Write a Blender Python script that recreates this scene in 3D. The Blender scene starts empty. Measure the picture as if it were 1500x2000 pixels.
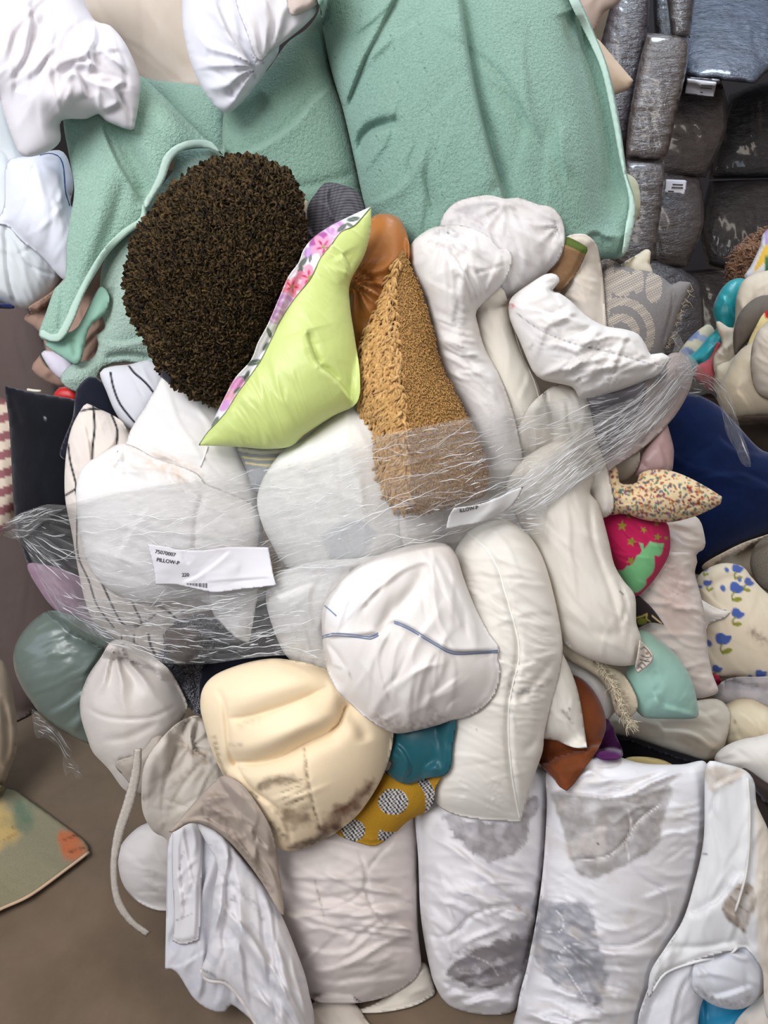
import bpy, math, random
import numpy as np
from mathutils import Vector

# ------------------------------------------------------------------ camera, world, lights, exposure
SC = bpy.context.scene
COL = SC.collection
CAM_H = 1.6
F = 1500.0
cam_data = bpy.data.cameras.new('camera')
cam = bpy.data.objects.new('camera', cam_data); COL.objects.link(cam)
cam.location = (0, 0, CAM_H)
cam.rotation_euler = (math.radians(60), 0, 0)
cam_data.sensor_fit = 'VERTICAL'; cam_data.sensor_height = 24; cam_data.lens = 24 * F / 2000
cam_data.clip_start = 0.05
SC.camera = cam

wd = bpy.data.worlds.new('world'); SC.world = wd; wd.use_nodes = True
bgn = wd.node_tree.nodes['Background']
bgn.inputs[0].default_value = (0.84, 0.72, 0.63, 1); bgn.inputs[1].default_value = 0.27

def area(name, loc, target, sx, sy, power, color):
    l = bpy.data.lights.new(name, 'AREA'); l.shape = 'RECTANGLE'; l.size = sx; l.size_y = sy
    l.energy = power; l.color = color
    o = bpy.data.objects.new(name, l); COL.objects.link(o); o.location = loc
    o.rotation_euler = (Vector(target) - Vector(loc)).to_track_quat('-Z', 'Y').to_euler()
    return o
# daylight from the tall loading door behind and to the left of the viewer; the overhead lights are added for sparkle and glare
area('door_daylight', (-1.7, -0.4, 3.5), (0.0, 1.4, 0.9), 2.2, 1.8, 124, (0.97, 0.98, 1.0))
area('rear_daylight', (1.9, -3.2, 2.3), (0.9, 3.0, 1.4), 0.9, 2.6, 34, (0.70, 0.84, 1.0))
area('side_daylight', (-3.2, 0.2, 1.6), (0.0, 1.3, 0.9), 1.6, 2.0, 18, (0.68, 0.82, 1.0))
area('film_sparkle_light', (1.6, 1.0, 4.6), (0.3, 1.9, 0.9), 0.5, 3.0, 42, (1.0, 0.90, 0.78))  # unseen warm strip, added so the glossy film sparkles
area('bale_glare_light', (1.6, 4.0, 5.4), (1.5, 4.1, 1.4), 1.8, 1.0, 190, (0.72, 0.86, 1.0))  # unseen light added above the shiny bale to make its glare

SC.view_settings.view_transform = 'Standard'; SC.view_settings.look = 'None'
SC.view_settings.gamma = 1; SC.view_settings.use_curve_mapping = False
SC.view_settings.exposure = 0.0
SC.cycles.max_bounces = 6; SC.cycles.transparent_max_bounces = 24
SC.cycles.use_denoising = True

# ------------------------------------------------------------------ small maths
RNG = np.random.RandomState(7)
C30, S30 = math.cos(math.radians(30)), 0.5

def ray(px, py):
    a = (np.asarray(px, float) - 750) / F; b = (1000 - np.asarray(py, float)) / F
    return np.stack([a, C30 + b * S30, -S30 + b * C30], -1)

def world(px, py, d):
    r = ray(px, py) * np.asarray(d, float)[..., None]
    r[..., 2] += CAM_H
    return r

def floor_depth(py):
    den = 0.5 - (1000 - np.asarray(py, float)) / F * C30
    return np.where(den > 0.02, CAM_H / np.maximum(den, 0.02), 80.0)

_perm = RNG.permutation(1024)
_ang = RNG.rand(1024) * 2 * math.pi
def perlin(x, y, seed=0):
    xi = np.floor(x).astype(int); yi = np.floor(y).astype(int)
    xf = x - xi; yf = y - yi
    u = xf * xf * xf * (xf * (xf * 6 - 15) + 10); v = yf * yf * yf * (yf * (yf * 6 - 15) + 10)
    def g(ix, iy, dx, dy):
        h = _ang[_perm[(_perm[(ix + seed * 37) & 1023] + iy) & 1023]]
        return np.cos(h) * dx + np.sin(h) * dy
    a = g(xi, yi, xf, yf); b = g(xi + 1, yi, xf - 1, yf)
    c = g(xi, yi + 1, xf, yf - 1); d = g(xi + 1, yi + 1, xf - 1, yf - 1)
    return ((a * (1 - u) + b * u) * (1 - v) + (c * (1 - u) + d * u) * v) * 1.4

def fbm(x, y, o=3, seed=0):
    s = 0; a = 1.0; f = 1.0
    for k in range(o):
        s = s + a * perlin(x * f, y * f, seed + k * 5); a *= 0.5; f *= 2.03
    return s

def pts_of(s):
    out = []; corner = []
    for t in s.split():
        c = t.endswith('*')
        if c: t = t[:-1]
        x, y = t.split(','); out.append((float(x), float(y))); corner.append(c)
    return np.array(out), corner

def smooth_line(s, closed=False, n=8):
    """Hermite curve through the points; a point marked * is a sharp corner."""
    if isinstance(s, str): p, cn = pts_of(s)
    else: p = np.array(s, float); cn = [False] * len(p)
    N = len(p); out = []
    m = np.zeros_like(p)
    for i in range(N):
        if closed: a, b = p[i - 1], p[(i + 1) % N]
        else: a, b = p[max(i - 1, 0)], p[min(i + 1, N - 1)]
        m[i] = (b - a) * 0.5
    R = range(N) if closed else range(N - 1)
    for i in R:
        j = (i + 1) % N
        L = np.linalg.norm(p[j] - p[i])
        m0 = (p[j] - p[i]) if cn[i] else m[i]; m1 = (p[j] - p[i]) if cn[j] else m[j]
        for mm in (0, 1):
            v = m0 if mm == 0 else m1
            l = np.linalg.norm(v)
            if l > 1.1 * L: v = v * (1.1 * L / l)
            if mm == 0: m0 = v
            else: m1 = v
        k = max(2, min(14, int(L / 9)))
        t = np.arange(k) / k; t = t[:, None]
        out.append((2 * t**3 - 3 * t**2 + 1) * p[i] + (t**3 - 2 * t**2 + t) * m0 + (-2 * t**3 + 3 * t**2) * p[j] + (t**3 - t**2) * m1)
    r = np.concatenate(out)
    if not closed: r = np.vstack([r, p[-1:]])
    corners = [p[i] for i in range(N) if cn[i]]
    return r, corners

def seg_dist(X, Y, line, closed=False):
    """distance, side (+ right of travel with y down), position 0..1 and nearest point on a polyline"""
    best = np.full(X.shape, 1e9); side = np.zeros(X.shape); T = np.zeros(X.shape)
    NX = np.zeros(X.shape); NY = np.zeros(X.shape)
    n = len(line); m = n if closed else n - 1
    for i in range(m):
        ax, ay = line[i]; bx, by = line[(i + 1) % n]
        dx, dy = bx - ax, by - ay; L2 = dx * dx + dy * dy + 1e-9
        t = np.clip(((X - ax) * dx + (Y - ay) * dy) / L2, 0, 1)
        qx = ax + t * dx; qy = ay + t * dy
        dd = (X - qx) ** 2 + (Y - qy) ** 2
        k = dd < best
        best = np.where(k, dd, best); NX = np.where(k, qx, NX); NY = np.where(k, qy, NY)
        side = np.where(k, np.sign(dx * (Y - ay) - dy * (X - ax)), side); T = np.where(k, (i + t) / m, T)
    return np.sqrt(best), side, T, NX, NY

def inside(X, Y, poly):
    r = np.zeros(X.shape, bool); n = len(poly)
    for i in range(n):
        ax, ay = poly[i]; bx, by = poly[(i + 1) % n]
        if ay == by: continue
        c = ((ay > Y) != (by > Y)) & (X < (bx - ax) * (Y - ay) / (by - ay) + ax)
        r ^= c
    return r

def blur(a, r):
    if r < 1: return a
    for ax in (0, 1):
        for _ in range(2):
            p = np.pad(a, [(r, r) if k == ax else (0, 0) for k in (0, 1)], mode='edge')
            c = np.cumsum(p, axis=ax); z = np.zeros_like(np.take(c, [0], axis=ax)); c = np.concatenate([z, c], axis=ax)
            n = 2 * r + 1
            a = (np.take(c, range(n, c.shape[ax]), axis=ax) - np.take(c, range(0, c.shape[ax] - n), axis=ax)) / n
    return a

def bil(grid, x0, y0, st, X, Y):
    u = np.clip((X - x0) / st, 0, grid.shape[1] - 1.001); v = np.clip((Y - y0) / st, 0, grid.shape[0] - 1.001)
    i = u.astype(int); j = v.astype(int); fu = u - i; fv = v - j
    return (grid[j, i] * (1 - fu) + grid[j, i + 1] * fu) * (1 - fv) + (grid[j + 1, i] * (1 - fu) + grid[j + 1, i + 1] * fu) * fv

# nearest surface built so far: every new thing is laid upon what already lies behind it, so nothing sinks into its neighbour
GS = 3.0; GX0, GY0 = -200.0, -200.0
GW, GH = 635, 835
FAR = 9.0
DB = np.full((GH, GW), FAR)
GXX, GYY = np.meshgrid(GX0 + GS * np.arange(GW), GY0 + GS * np.arange(GH))
FRONT = {}
def window(x0, y0, x1, y1):
    i0 = max(0, int((x0 - GX0) / GS) - 16); i1 = min(GW, int((x1 - GX0) / GS) + 17)
    j0 = max(0, int((y0 - GY0) / GS) - 16); j1 = min(GH, int((y1 - GY0) / GS) + 17)
    return DB[j0:j1, i0:i1], GX0 + i0 * GS, GY0 + j0 * GS
def near_of(a):
    for ax in (0, 1):
        a = np.minimum(a, np.minimum(np.roll(a, 1, ax), np.roll(a, -1, ax)))
    return a

def relief(X, Y, folds):
    h = np.zeros(X.shape)
    for f in folds:
        k = f[0]
        if k == 'c' or k == 's':
            _, pts, w, a = f[:4]
            ln, _c = smooth_line(pts)
            d, sd, t, _, _ = seg_dist(X, Y, ln)
            tp = np.clip(np.minimum(t, 1 - t) * 5, 0, 1) ** 0.7 if (len(f) < 5) else 1.0
            if k == 'c': h -= a * np.exp(-(d / w) ** 2) * tp
            else: h += a * np.tanh(d * sd / 3.0) * np.exp(-d / w) * tp
        elif k == 'n':
            _, ang, L, a = f[:4]; asp = f[4] if len(f) > 4 else 4.0
            ca, sa = math.cos(math.radians(ang)), math.sin(math.radians(ang))
            sdv = int(f[6]) if len(f) > 6 else int(abs(ang) + L)
            warp = perlin(X / (L * 7), Y / (L * 7), sdv + 11) * L * 1.6
            u = (X * ca + Y * sa) / (L * asp * 1.5); v = (-X * sa + Y * ca + warp) / L
            n1 = perlin(u, v, sdv + 3); n2 = perlin(u * 1.7 + 5, v * 2.1, sdv + 7)
            r = (np.exp(-(n1 / 0.16) ** 2) - 0.35) + 0.45 * (np.exp(-(n2 / 0.14) ** 2) - 0.3) + 0.5 * n1
            m = 0.15 + 0.85 * np.clip(perlin(X / (L * 4.5), Y / (L * 4.5), sdv + 8) * 1.9 + 0.45, 0, 1)
            if len(f) > 5 and f[5]:
                cx, cy, rr = f[5]; m = m * np.exp(-(((X - cx) ** 2 + (Y - cy) ** 2) / rr ** 2))
            r = r * 0.85
            h += a * r * m
        elif k == 'l':
            _, L, a = f[:3]; sdv = int(f[3]) if len(f) > 3 else 1
            h += a * fbm(X / L, Y / L, 3, sdv)
        elif k == 'g':
            _, cx, cy, n, r0, r1, a = f[:7]
            r = np.hypot(X - cx, Y - cy); th = np.arctan2(Y - cy, X - cx)
            q = th * n + perlin(X / 60, Y / 60, n) * 2.0
            h += a * (1 - np.abs(np.sin(q / 2)) * 2) * np.clip(r / r0, 0, 1) * np.exp(-(r / r1) ** 2)
        elif k == 'b':
            _, cx, cy, rx, ry, a = f[:6]; ro = math.radians(f[6] if len(f) > 6 else 0)
            u = (X - cx) * math.cos(ro) + (Y - cy) * math.sin(ro); v = -(X - cx) * math.sin(ro) + (Y - cy) * math.cos(ro)
            h += a * np.exp(-(u / rx) ** 2 - (v / ry) ** 2)
        elif k == 'f':
            # loose cloth folds: short curved ridges, steep on one side and soft on the other
            _, ang, n, L, wd, a = f[:6]; spread = f[6] if len(f) > 6 else 24; rg = f[7] if len(f) > 7 else None; sd_ = int(f[8]) if len(f) > 8 else int(ang * 3 + n + X[0, 0])
            r_ = np.random.RandomState(abs(sd_) % 100000)
            x0_, x1_, y0_, y1_ = X.min(), X.max(), Y.min(), Y.max()
            for q in range(int(n)):
                if rg: cx = rg[0] + rg[2] * r_.randn() * .6; cy = rg[1] + rg[2] * r_.randn() * .6
                else: cx = x0_ + (x1_ - x0_) * r_.rand(); cy = y0_ + (y1_ - y0_) * r_.rand()
                an = math.radians(ang + spread * r_.randn()); ln = L * (0.35 + 0.9 * r_.rand()); w2 = wd * (0.6 + 0.9 * r_.rand()); w1 = 2.2 + 0.18 * w2
                am = a * (0.35 + 0.9 * r_.rand()) * (1 if r_.rand() < .75 else -0.8); cv = r_.randn() * 0.22 / L; fl = 1 if r_.rand() < .5 else -1
                R = ln + 4 * w2
                j = np.nonzero((np.abs(X[0] - cx) < R))[0]; i = np.nonzero(np.abs(Y[:, 0] - cy) < R)[0]
                if len(i) < 2 or len(j) < 2: continue
                sl = (slice(i[0], i[-1] + 1), slice(j[0], j[-1] + 1))
                u = (X[sl] - cx) * math.cos(an) + (Y[sl] - cy) * math.sin(an); v = -(X[sl] - cx) * math.sin(an) + (Y[sl] - cy) * math.cos(an)
                v = (v + cv * u * u + 1.5 * np.sin(u / 15 + q)) * fl
                pr = np.where(v < 0, np.exp(-(v / w1) ** 2), np.exp(-(v / w2) ** 2) * 0.75 + 0.25 * np.exp(-v / (w2 * 1.6)))
                h[sl] += am * pr * np.exp(-(np.abs(u) / ln * 1.25) ** 3)
        elif k == 'fn':
            h += f[1](X, Y)
    return h

def lin(c):
    c = np.asarray(c, float) / 255.0
    return np.where(c <= 0.04045, c / 12.92, ((c + 0.055) / 1.055) ** 2.4)

def painted(X, Y, base, ops):
    C = np.zeros(X.shape + (3,)) + lin(base)
    for p in ops:
        k = p[0]
        if k == 'poly' or k == 'stain':
            _, pts, col, soft = p[:4]; st = p[4] if len(p) > 4 else 1.0; rough = p[5] if len(p) > 5 else 0.0
            ln, _c = smooth_line(pts, True)
            d, _, _, _, _ = seg_dist(X, Y, ln, True)
            sd = np.where(inside(X, Y, ln), d, -d)
            if rough: sd = sd + rough * fbm(X / 22, Y / 22, 4, 3)
            a = np.clip(sd / soft + 0.5, 0, 1) * st
            if k == 'stain': a = a * np.clip(0.88 + 0.35 * fbm(X / 30, Y / 30, 4, 9), 0.3, 1)
        elif k == 'line':
            _, pts, w, col = p[:4]
            ln, _c = smooth_line(pts) if not (len(p) > 4 and p[4]) else smooth_line(pts, True)
            d, _, t, _, _ = seg_dist(X, Y, ln)
            a = np.clip((w - d) / 1.6 + 0.5, 0, 1)
        elif k == 'dirt':
            _, pts, w, col, st = p[:5]
            ln, _c = smooth_line(pts)
            d, _, t, _, _ = seg_dist(X, Y, ln)
            a = st * np.exp(-(d / w) ** 2) * np.clip(0.6 + 0.9 * fbm(X / 9, Y / 9, 3, 4), 0, 1)
        elif k == 'dot':
            _, cx, cy, rx, ry, col = p[:6]; ro = math.radians(p[6] if len(p) > 6 else 0); st = p[7] if len(p) > 7 else 1
            u = (X - cx) * math.cos(ro) + (Y - cy) * math.sin(ro); v = -(X - cx) * math.sin(ro) + (Y - cy) * math.cos(ro)
            a = np.clip((1 - np.hypot(u / rx, v / ry)) * min(rx, ry) / 1.5 + 0.5, 0, 1) * st
        elif k == 'grime':
            _, col, L, th, st = p[:5]
            a = st * np.clip((fbm(X / L, Y / L, 4, 2) - th) * 2.5, 0, 1)
        elif k == 'fn':
            C = p[1](X, Y, C); continue
        C = C * (1 - a[..., None]) + lin(col) * a[..., None]
    return C

# ------------------------------------------------------------------ materials (all colours come from each mesh's own dye attribute)
MATS = {}
def N(nt, t, **kw):
    n = nt.nodes.new(t)
    for k, v in kw.items(): setattr(n, k, v)
    return n

def material(kind):
    if kind in MATS: return MATS[kind]
    m = bpy.data.materials.new(kind); m.use_nodes = True; nt = m.node_tree
    b = nt.nodes['Principled BSDF']
    at = N(nt, 'ShaderNodeAttribute'); at.attribute_name = 'dye'
    tc = N(nt, 'ShaderNodeTexCoord')
    def noise(scale, detail=3, rough=0.6, coord='Object', stretch=None):
        n = N(nt, 'ShaderNodeTexNoise'); n.inputs['Scale'].default_value = scale
        n.inputs['Detail'].default_value = detail; n.inputs['Roughness'].default_value = rough
        src = tc.outputs[coord]
        if stretch:
            mp = N(nt, 'ShaderNodeMapping'); mp.inputs['Scale'].default_value = stretch
            nt.links.new(src, mp.inputs[0]); src = mp.outputs[0]
        nt.links.new(src, n.inputs['Vector'])
        return n.outputs['Fac']
    def bump(h, strength, dist, prev=None):
        n = N(nt, 'ShaderNodeBump'); n.inputs['Strength'].default_value = strength; n.inputs['Distance'].default_value = dist
        nt.links.new(h, n.inputs['Height'])
        if prev: nt.links.new(prev, n.inputs['Normal'])
        return n.outputs['Normal']
    def creases(scale, stretch, dist=1.2):
        n = N(nt, 'ShaderNodeTexNoise'); n.noise_type = 'RIDGED_MULTIFRACTAL'; n.inputs['Scale'].default_value = scale; n.inputs['Detail'].default_value = 3
        n.inputs['Roughness'].default_value = 0.5; n.inputs['Distortion'].default_value = dist
        mp = N(nt, 'ShaderNodeMapping'); mp.inputs['Scale'].default_value = stretch; mp.inputs['Rotation'].default_value = (0.4, 0.5, 0.3)
        nt.links.new(tc.outputs['Object'], mp.inputs[0]); nt.links.new(mp.outputs[0], n.inputs['Vector'])
        return n.outputs['Fac']
    def tint(fac_socket, lo, hi):
        mr = N(nt, 'ShaderNodeMapRange'); mr.inputs['To Min'].default_value = lo; mr.inputs['To Max'].default_value = hi
        mr.inputs['From Min'].default_value = 0.3; mr.inputs['From Max'].default_value = 0.7
        nt.links.new(fac_socket, mr.inputs['Value'])
        mx = N(nt, 'ShaderNodeMix', data_type='RGBA', blend_type='MULTIPLY'); mx.inputs['Factor'].default_value = 1
        nt.links.new(at.outputs['Color'], mx.inputs['A']); nt.links.new(mr.outputs[0], mx.inputs['B'])
        return mx.outputs['Result']
    S = lambda k, v: b.inputs[k].__setattr__('default_value', v)
    colr = at.outputs['Color']; nrm = None
    S('Specular IOR Level', 0.25)
    if kind == 'cotton':
        S('Roughness', 0.85); S('Sheen Weight', 0.08)
        nrm = bump(creases(8, (1, 1, 0.4)), 0.55, 0.005); nrm = bump(creases(24, (1, 1, 0.5)), 0.25, 0.002, nrm); nrm = bump(noise(30, 3, 0.55, stretch=(1, 1, 0.4)), 0.10, 0.006, nrm)
        nrm = bump(noise(900, 2), 0.15, 0.0006, nrm); colr = tint(noise(14, 4), 0.965, 1.0)
    elif kind == 'crumpled cotton':
        S('Roughness', 0.85)
        nrm = bump(creases(16, (1, 1, 0.6)), 0.55, 0.004); nrm = bump(noise(900, 2), 0.15, 0.0006, nrm)
        colr = tint(noise(20, 4), 0.95, 1.0)
    elif kind == 'satin':
        S('Roughness', 0.42); S('Specular IOR Level', 0.5); S('Sheen Weight', 0.15)
        nrm = bump(noise(16, 3), 0.3, 0.008)
    elif kind == 'shiny satin':
        S('Roughness', 0.33); S('Specular IOR Level', 0.6); S('Coat Weight', 0.15); S('Coat Roughness', 0.3)
        nrm = bump(noise(12, 2), 0.3, 0.008); nrm = bump(noise(160, 3), 0.2, 0.001, nrm)
    elif kind == 'foam':
        S('Roughness', 0.8); S('Subsurface Weight', 0.12); S('Subsurface Scale', 0.02); S('Subsurface Radius', (1, .6, .4))
        nrm = bump(noise(9, 2), 0.3, 0.006); nrm = bump(noise(700, 2), 0.15, 0.0006, nrm)
    elif kind == 'velvet':
        S('Roughness', 0.9); S('Sheen Weight', 0.3); S('Sheen Roughness', 0.4); S('Specular IOR Level', 0.1)
        b.inputs['Sheen Tint'].default_value = (0.75, 0.76, 0.85, 1)
        nrm = bump(noise(20, 3), 0.3, 0.006); colr = tint(noise(9, 3), 0.7, 1.25)
    elif kind == 'fleece':
        S('Roughness', 0.95); S('Sheen Weight', 0.25); S('Specular IOR Level', 0.05)
        nrm = bump(noise(150, 3, 0.7), 1.0, 0.006); nrm = bump(noise(620, 2), 0.5, 0.0015, nrm)
        colr = tint(noise(230, 3), 0.84, 1.10)
    elif kind == 'hem':
        S('Roughness', 0.7); S('Sheen Weight', 0.2); nrm = bump(noise(30, 3), 0.3, 0.004)
    elif kind == 'curly pile':
        S('Roughness', 0.7); S('Specular IOR Level', 0.2)
        colr = tint(noise(150, 2), 0.55, 1.5)
    elif kind == 'shag':
        S('Roughness', 0.8); S('Sheen Weight', 0.2); nrm = bump(noise(500, 3), 0.6, 0.002); colr = tint(noise(220, 2), 0.75, 1.15)
    elif kind == 'short pile':
        S('Roughness', 0.9); S('Sheen Weight', 0.15); nrm = bump(noise(330, 3, 0.7), 1.0, 0.004); colr = tint(noise(330, 3), 0.78, 1.15)
    elif kind == 'woven':
        S('Roughness', 0.85); nrm = bump(noise(420, 3, 0.7), 0.6, 0.002); nrm = bump(noise(40, 3), 0.3, 0.006, nrm); colr = tint(noise(420, 2), 0.88, 1.06)
    elif kind == 'wrap plastic':
        S('Roughness', 0.24); S('Specular IOR Level', 0.7); S('Coat Weight', 0.5); S('Coat Roughness', 0.12)
        nrm = bump(noise(14, 5, 0.7, stretch=(1, 1, 3.0)), 0.7, 0.02); nrm = bump(noise(70, 4, 0.7, stretch=(1.5, 1.5, 0.5)), 0.45, 0.006, nrm)
        colr = tint(noise(9, 5, 0.7, stretch=(1, 1, 3)), 0.55, 1.35)
    elif kind == 'paper':
        S('Roughness', 0.5); S('Specular IOR Level', 0.4); nrm = bump(noise(25, 2), 0.25, 0.004)
    elif kind == 'concrete':
        S('Roughness', 0.75)
        nrm = bump(noise(30, 6, 0.7), 0.2, 0.002); colr = tint(noise(5, 8, 0.65), 0.75, 1.15)
    elif kind == 'plaster':
        S('Roughness', 0.8); colr = tint(noise(3, 4), 0.9, 1.05)
    nt.links.new(colr, b.inputs['Base Color'])
    if nrm: nt.links.new(nrm, b.inputs['Normal'])
    MATS[kind] = m
    return m

# ------------------------------------------------------------------ objects
ORG = {}
def link_mesh(name, verts, faces, mat, parent=None, colors=None, uvs=None, smooth=True):
    verts = np.asarray(verts, float)
    lo, hi = verts.min(0), verts.max(0)
    org = np.array([(lo[0] + hi[0]) / 2, (lo[1] + hi[1]) / 2, lo[2]])
    me = bpy.data.meshes.new(name)
    me.from_pydata((verts - org).tolist(), [], faces)
    if smooth: me.polygons.foreach_set('use_smooth', [True] * len(me.polygons))
    if colors is not None:
        colors = np.asarray(colors, float)
        if colors.ndim == 1: colors = np.tile(colors, (len(verts), 1))
        ca = me.color_attributes.new('dye', 'FLOAT_COLOR', 'POINT')
        ca.data.foreach_set('color', np.hstack([colors, np.ones((len(colors), 1))]).ravel())
    if uvs is not None:
        uv = me.uv_layers.new(name='UVMap')
        idx = np.zeros(len(me.loops), int); me.loops.foreach_get('vertex_index', idx)
        uv.data.foreach_set('uv', np.asarray(uvs)[idx].ravel())
    me.materials.append(material(mat) if isinstance(mat, str) else mat)
    o = bpy.data.objects.new(name, me); COL.objects.link(o)
    if parent is not None:
        o.parent = parent; o.location = org - ORG[parent.name]
    else: o.location = org
    ORG[o.name] = org
    me.update()
    return o

def tag(o, label=None, cat=None, group=None, kind=None):
    if label: o['label'] = label
    if cat: o['category'] = cat
    if group: o['group'] = group
    if kind: o['kind'] = kind
    return o

def body(name, outline, d, T, color, label=None, cat='pillow', group=None, kind=None, folds=(), paint=(), w=None,
         mat='cotton', parent=None, step=4.0, prof=0.5, back=0.7, grad=(0, 0), flat=False, hug=False, soft=14,
         hold=0.010, register=True, lump=0.0, ground=True, u_fn=None, edgefade=16.0):
    """A soft closed body: its outline lies at depth d, its front swells by T metres, it rests on whatever lies behind."""
    line, corners = smooth_line(outline, True)
    x0, y0 = line.min(0) - 2 * step; x1, y1 = line.max(0) + 2 * step
    x0 = math.floor(x0 / step) * step; y0 = math.floor(y0 / step) * step
    nx = int((x1 - x0) / step) + 2; ny = int((y1 - y0) / step) + 2
    X, Y = np.meshgrid(x0 + step * np.arange(nx), y0 + step * np.arange(ny))
    dist, _, _, NX, NY = seg_dist(X, Y, line, True)
    ins = inside(X, Y, line)
    vin = ins & (dist > 0.4 * step)
    sd = np.where(ins, dist, 0)
    if flat:
        h = T * np.clip(sd / 5.0, 0, 1) ** 0.5
    else:
        u = sd * (2 * sd.max() - sd)
        m = vin.astype(float)
        par = (np.add.outer(np.arange(ny), np.arange(nx)) % 2)
        w_ = 1.85
        for it in range(110):
            for q in (0, 1):
                nb = np.zeros_like(u); nb[1:-1, 1:-1] = (u[:-2, 1:-1] + u[2:, 1:-1] + u[1:-1, :-2] + u[1:-1, 2:] + 2 * step * step) / 4
                u = np.where((par == q), u + w_ * (nb - u), u) * m
        u = np.maximum(u, 0); h = T * (u / (u.max() + 1e-9)) ** prof
    cx, cy = line.mean(0)
    ef = np.clip(sd / edgefade, 0, 1)
    rl = relief(X, Y, list(folds))
    if w:
        ar = float(vin.sum()) * step * step; sz = math.sqrt(ar)
        amp = w[2] * (1.0 if mat in ('cotton', 'crumpled cotton') else 0.7)
        rl = rl + relief(X, Y, [('n', w[0], w[1], w[2] * 0.4), ('f', w[0], min(80, max(6, (x1 - x0) * (y1 - y0) / (w[1] * 60))), min(150, sz * 0.45), w[1] * 0.34, amp * 0.75, 20)])
    if lump: rl = rl + lump * fbm(X / 70, Y / 70, 2, int(cx) % 50)
    base = d + grad[0] * (X - cx) / 100 + grad[1] * (Y - cy) / 100
    own = base - h - rl * ef
    sup = bil(blur(near_of(near_of(near_of(near_of(window(x0, y0, x1, y1)[0])))), 1), *window(x0, y0, x1, y1)[1:], GS, X, Y)
    sup_s = np.minimum(sup, base + 0.12)
    r = int(soft / step)
    sup_b = np.minimum(blur(sup_s, r) - 0.0, sup_s) if r >= 1 else sup_s
    sup_b = np.minimum(blur(sup_b, max(1, r // 3)), sup_s)
    if ground:
        fl = floor_depth(Y) - 0.004; sup_b = np.minimum(sup_b, fl); sup = np.minimum(sup, fl)
    rim = np.minimum(base, sup - 0.003); rim = np.minimum(rim, blur(rim, 2))
    if flat:
        top = (sup_b - T - rl * ef - 0.003) if hug else np.minimum(own, sup_b - T - 0.003 - rl * ef * 0.6)
        top = np.minimum(top, sup - 0.004)
        bk = np.minimum(top + T + 0.0015, sup - 0.001)
        rim = (top + bk) / 2
    else:
        a = own; b2 = sup_b - hold * np.clip(sd / 12, 0, 1) - rl * ef * 0.7
        k = 0.012; hh = np.clip(0.5 + 0.5 * (b2 - a) / k, 0, 1)
        top = b2 * (1 - hh) + a * hh - k * hh * (1 - hh)
        top = np.minimum(top, sup - 0.003 - 0.003 * ef)
        bk = np.minimum(base + back * h, sup - 0.002)
        bk = np.maximum(bk, top + 0.001)
    # vertices
    cells = vin[:-1, :-1] | vin[1:, :-1] | vin[:-1, 1:] | vin[1:, 1:]
    used = np.zeros_like(vin)
    used[:-1, :-1] |= cells; used[1:, :-1] |= cells; used[:-1, 1:] |= cells; used[1:, 1:] |= cells
    rimv = used & ~vin
    PX = np.where(rimv, NX, X); PY = np.where(rimv, NY, Y)
    for c in corners:
        q = np.where(rimv, (PX - c[0]) ** 2 + (PY - c[1]) ** 2, 1e9); j = np.unravel_index(np.argmin(q), q.shape)
        PX[j] = c[0]; PY[j] = c[1]
    rimd = bil(rim, x0, y0, step, PX, PY) if not flat else rim
    fd = np.where(rimv, rimd, top)
    fi = -np.ones(used.shape, int); fi[used] = np.arange(used.sum())
    nf = int(used.sum()); bi = fi.copy(); bi[vin] = nf + np.arange(int(vin.sum()))
    V = world(PX[used], PY[used], fd[used]); VB = world(PX[vin], PY[vin], bk[vin])
    ci, cj = np.nonzero(cells)
    a, b, c, dd = fi[ci, cj], fi[ci + 1, cj], fi[ci + 1, cj + 1], fi[ci, cj + 1]
    FF = np.stack([a, b, c, dd], 1)
    a, b, c, dd = bi[ci, cj], bi[ci, cj + 1], bi[ci + 1, cj + 1], bi[ci + 1, cj]
    FB = np.stack([a, b, c, dd], 1)
    colr = painted(PX, PY, color, paint)
    CC = np.vstack([colr[used], colr[vin]])
    UV = np.vstack([np.stack([PX[used], -PY[used]], 1), np.stack([PX[vin], -PY[vin]], 1)]) / 100.0
    o = link_mesh(name, np.vstack([V, VB]), np.vstack([FF, FB]).tolist(), mat, parent, CC, UV)
    fulltop = np.where(vin, top, FAR); fulltop2 = np.where(ins, np.minimum(top, base + 0.05), base)
    FRONT[o.name] = (x0, y0, step, np.where(used, fd, fulltop2), line)
    if register:
        sel = (GXX >= x0) & (GXX <= x1) & (GYY >= y0) & (GYY <= y1)
        gx, gy = GXX[sel], GYY[sel]
        k = inside(gx, gy, line)
        val = bil(FRONT[o.name][3], x0, y0, step, gx, gy)
        cur = DB[sel]; cur[k] = np.minimum(cur[k], val[k]); DB[sel] = cur
    if label or (parent is None):
        tag(o, label, cat if parent is None else None, group, kind)
    elif kind: o['kind'] = kind
    return o

def on(host, x, y, lift=0.0):
    x0, y0, st, g, _ = FRONT[host.name]
    return bil(g, x0, y0, st, np.asarray(x, float), np.asarray(y, float)) - lift

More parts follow.
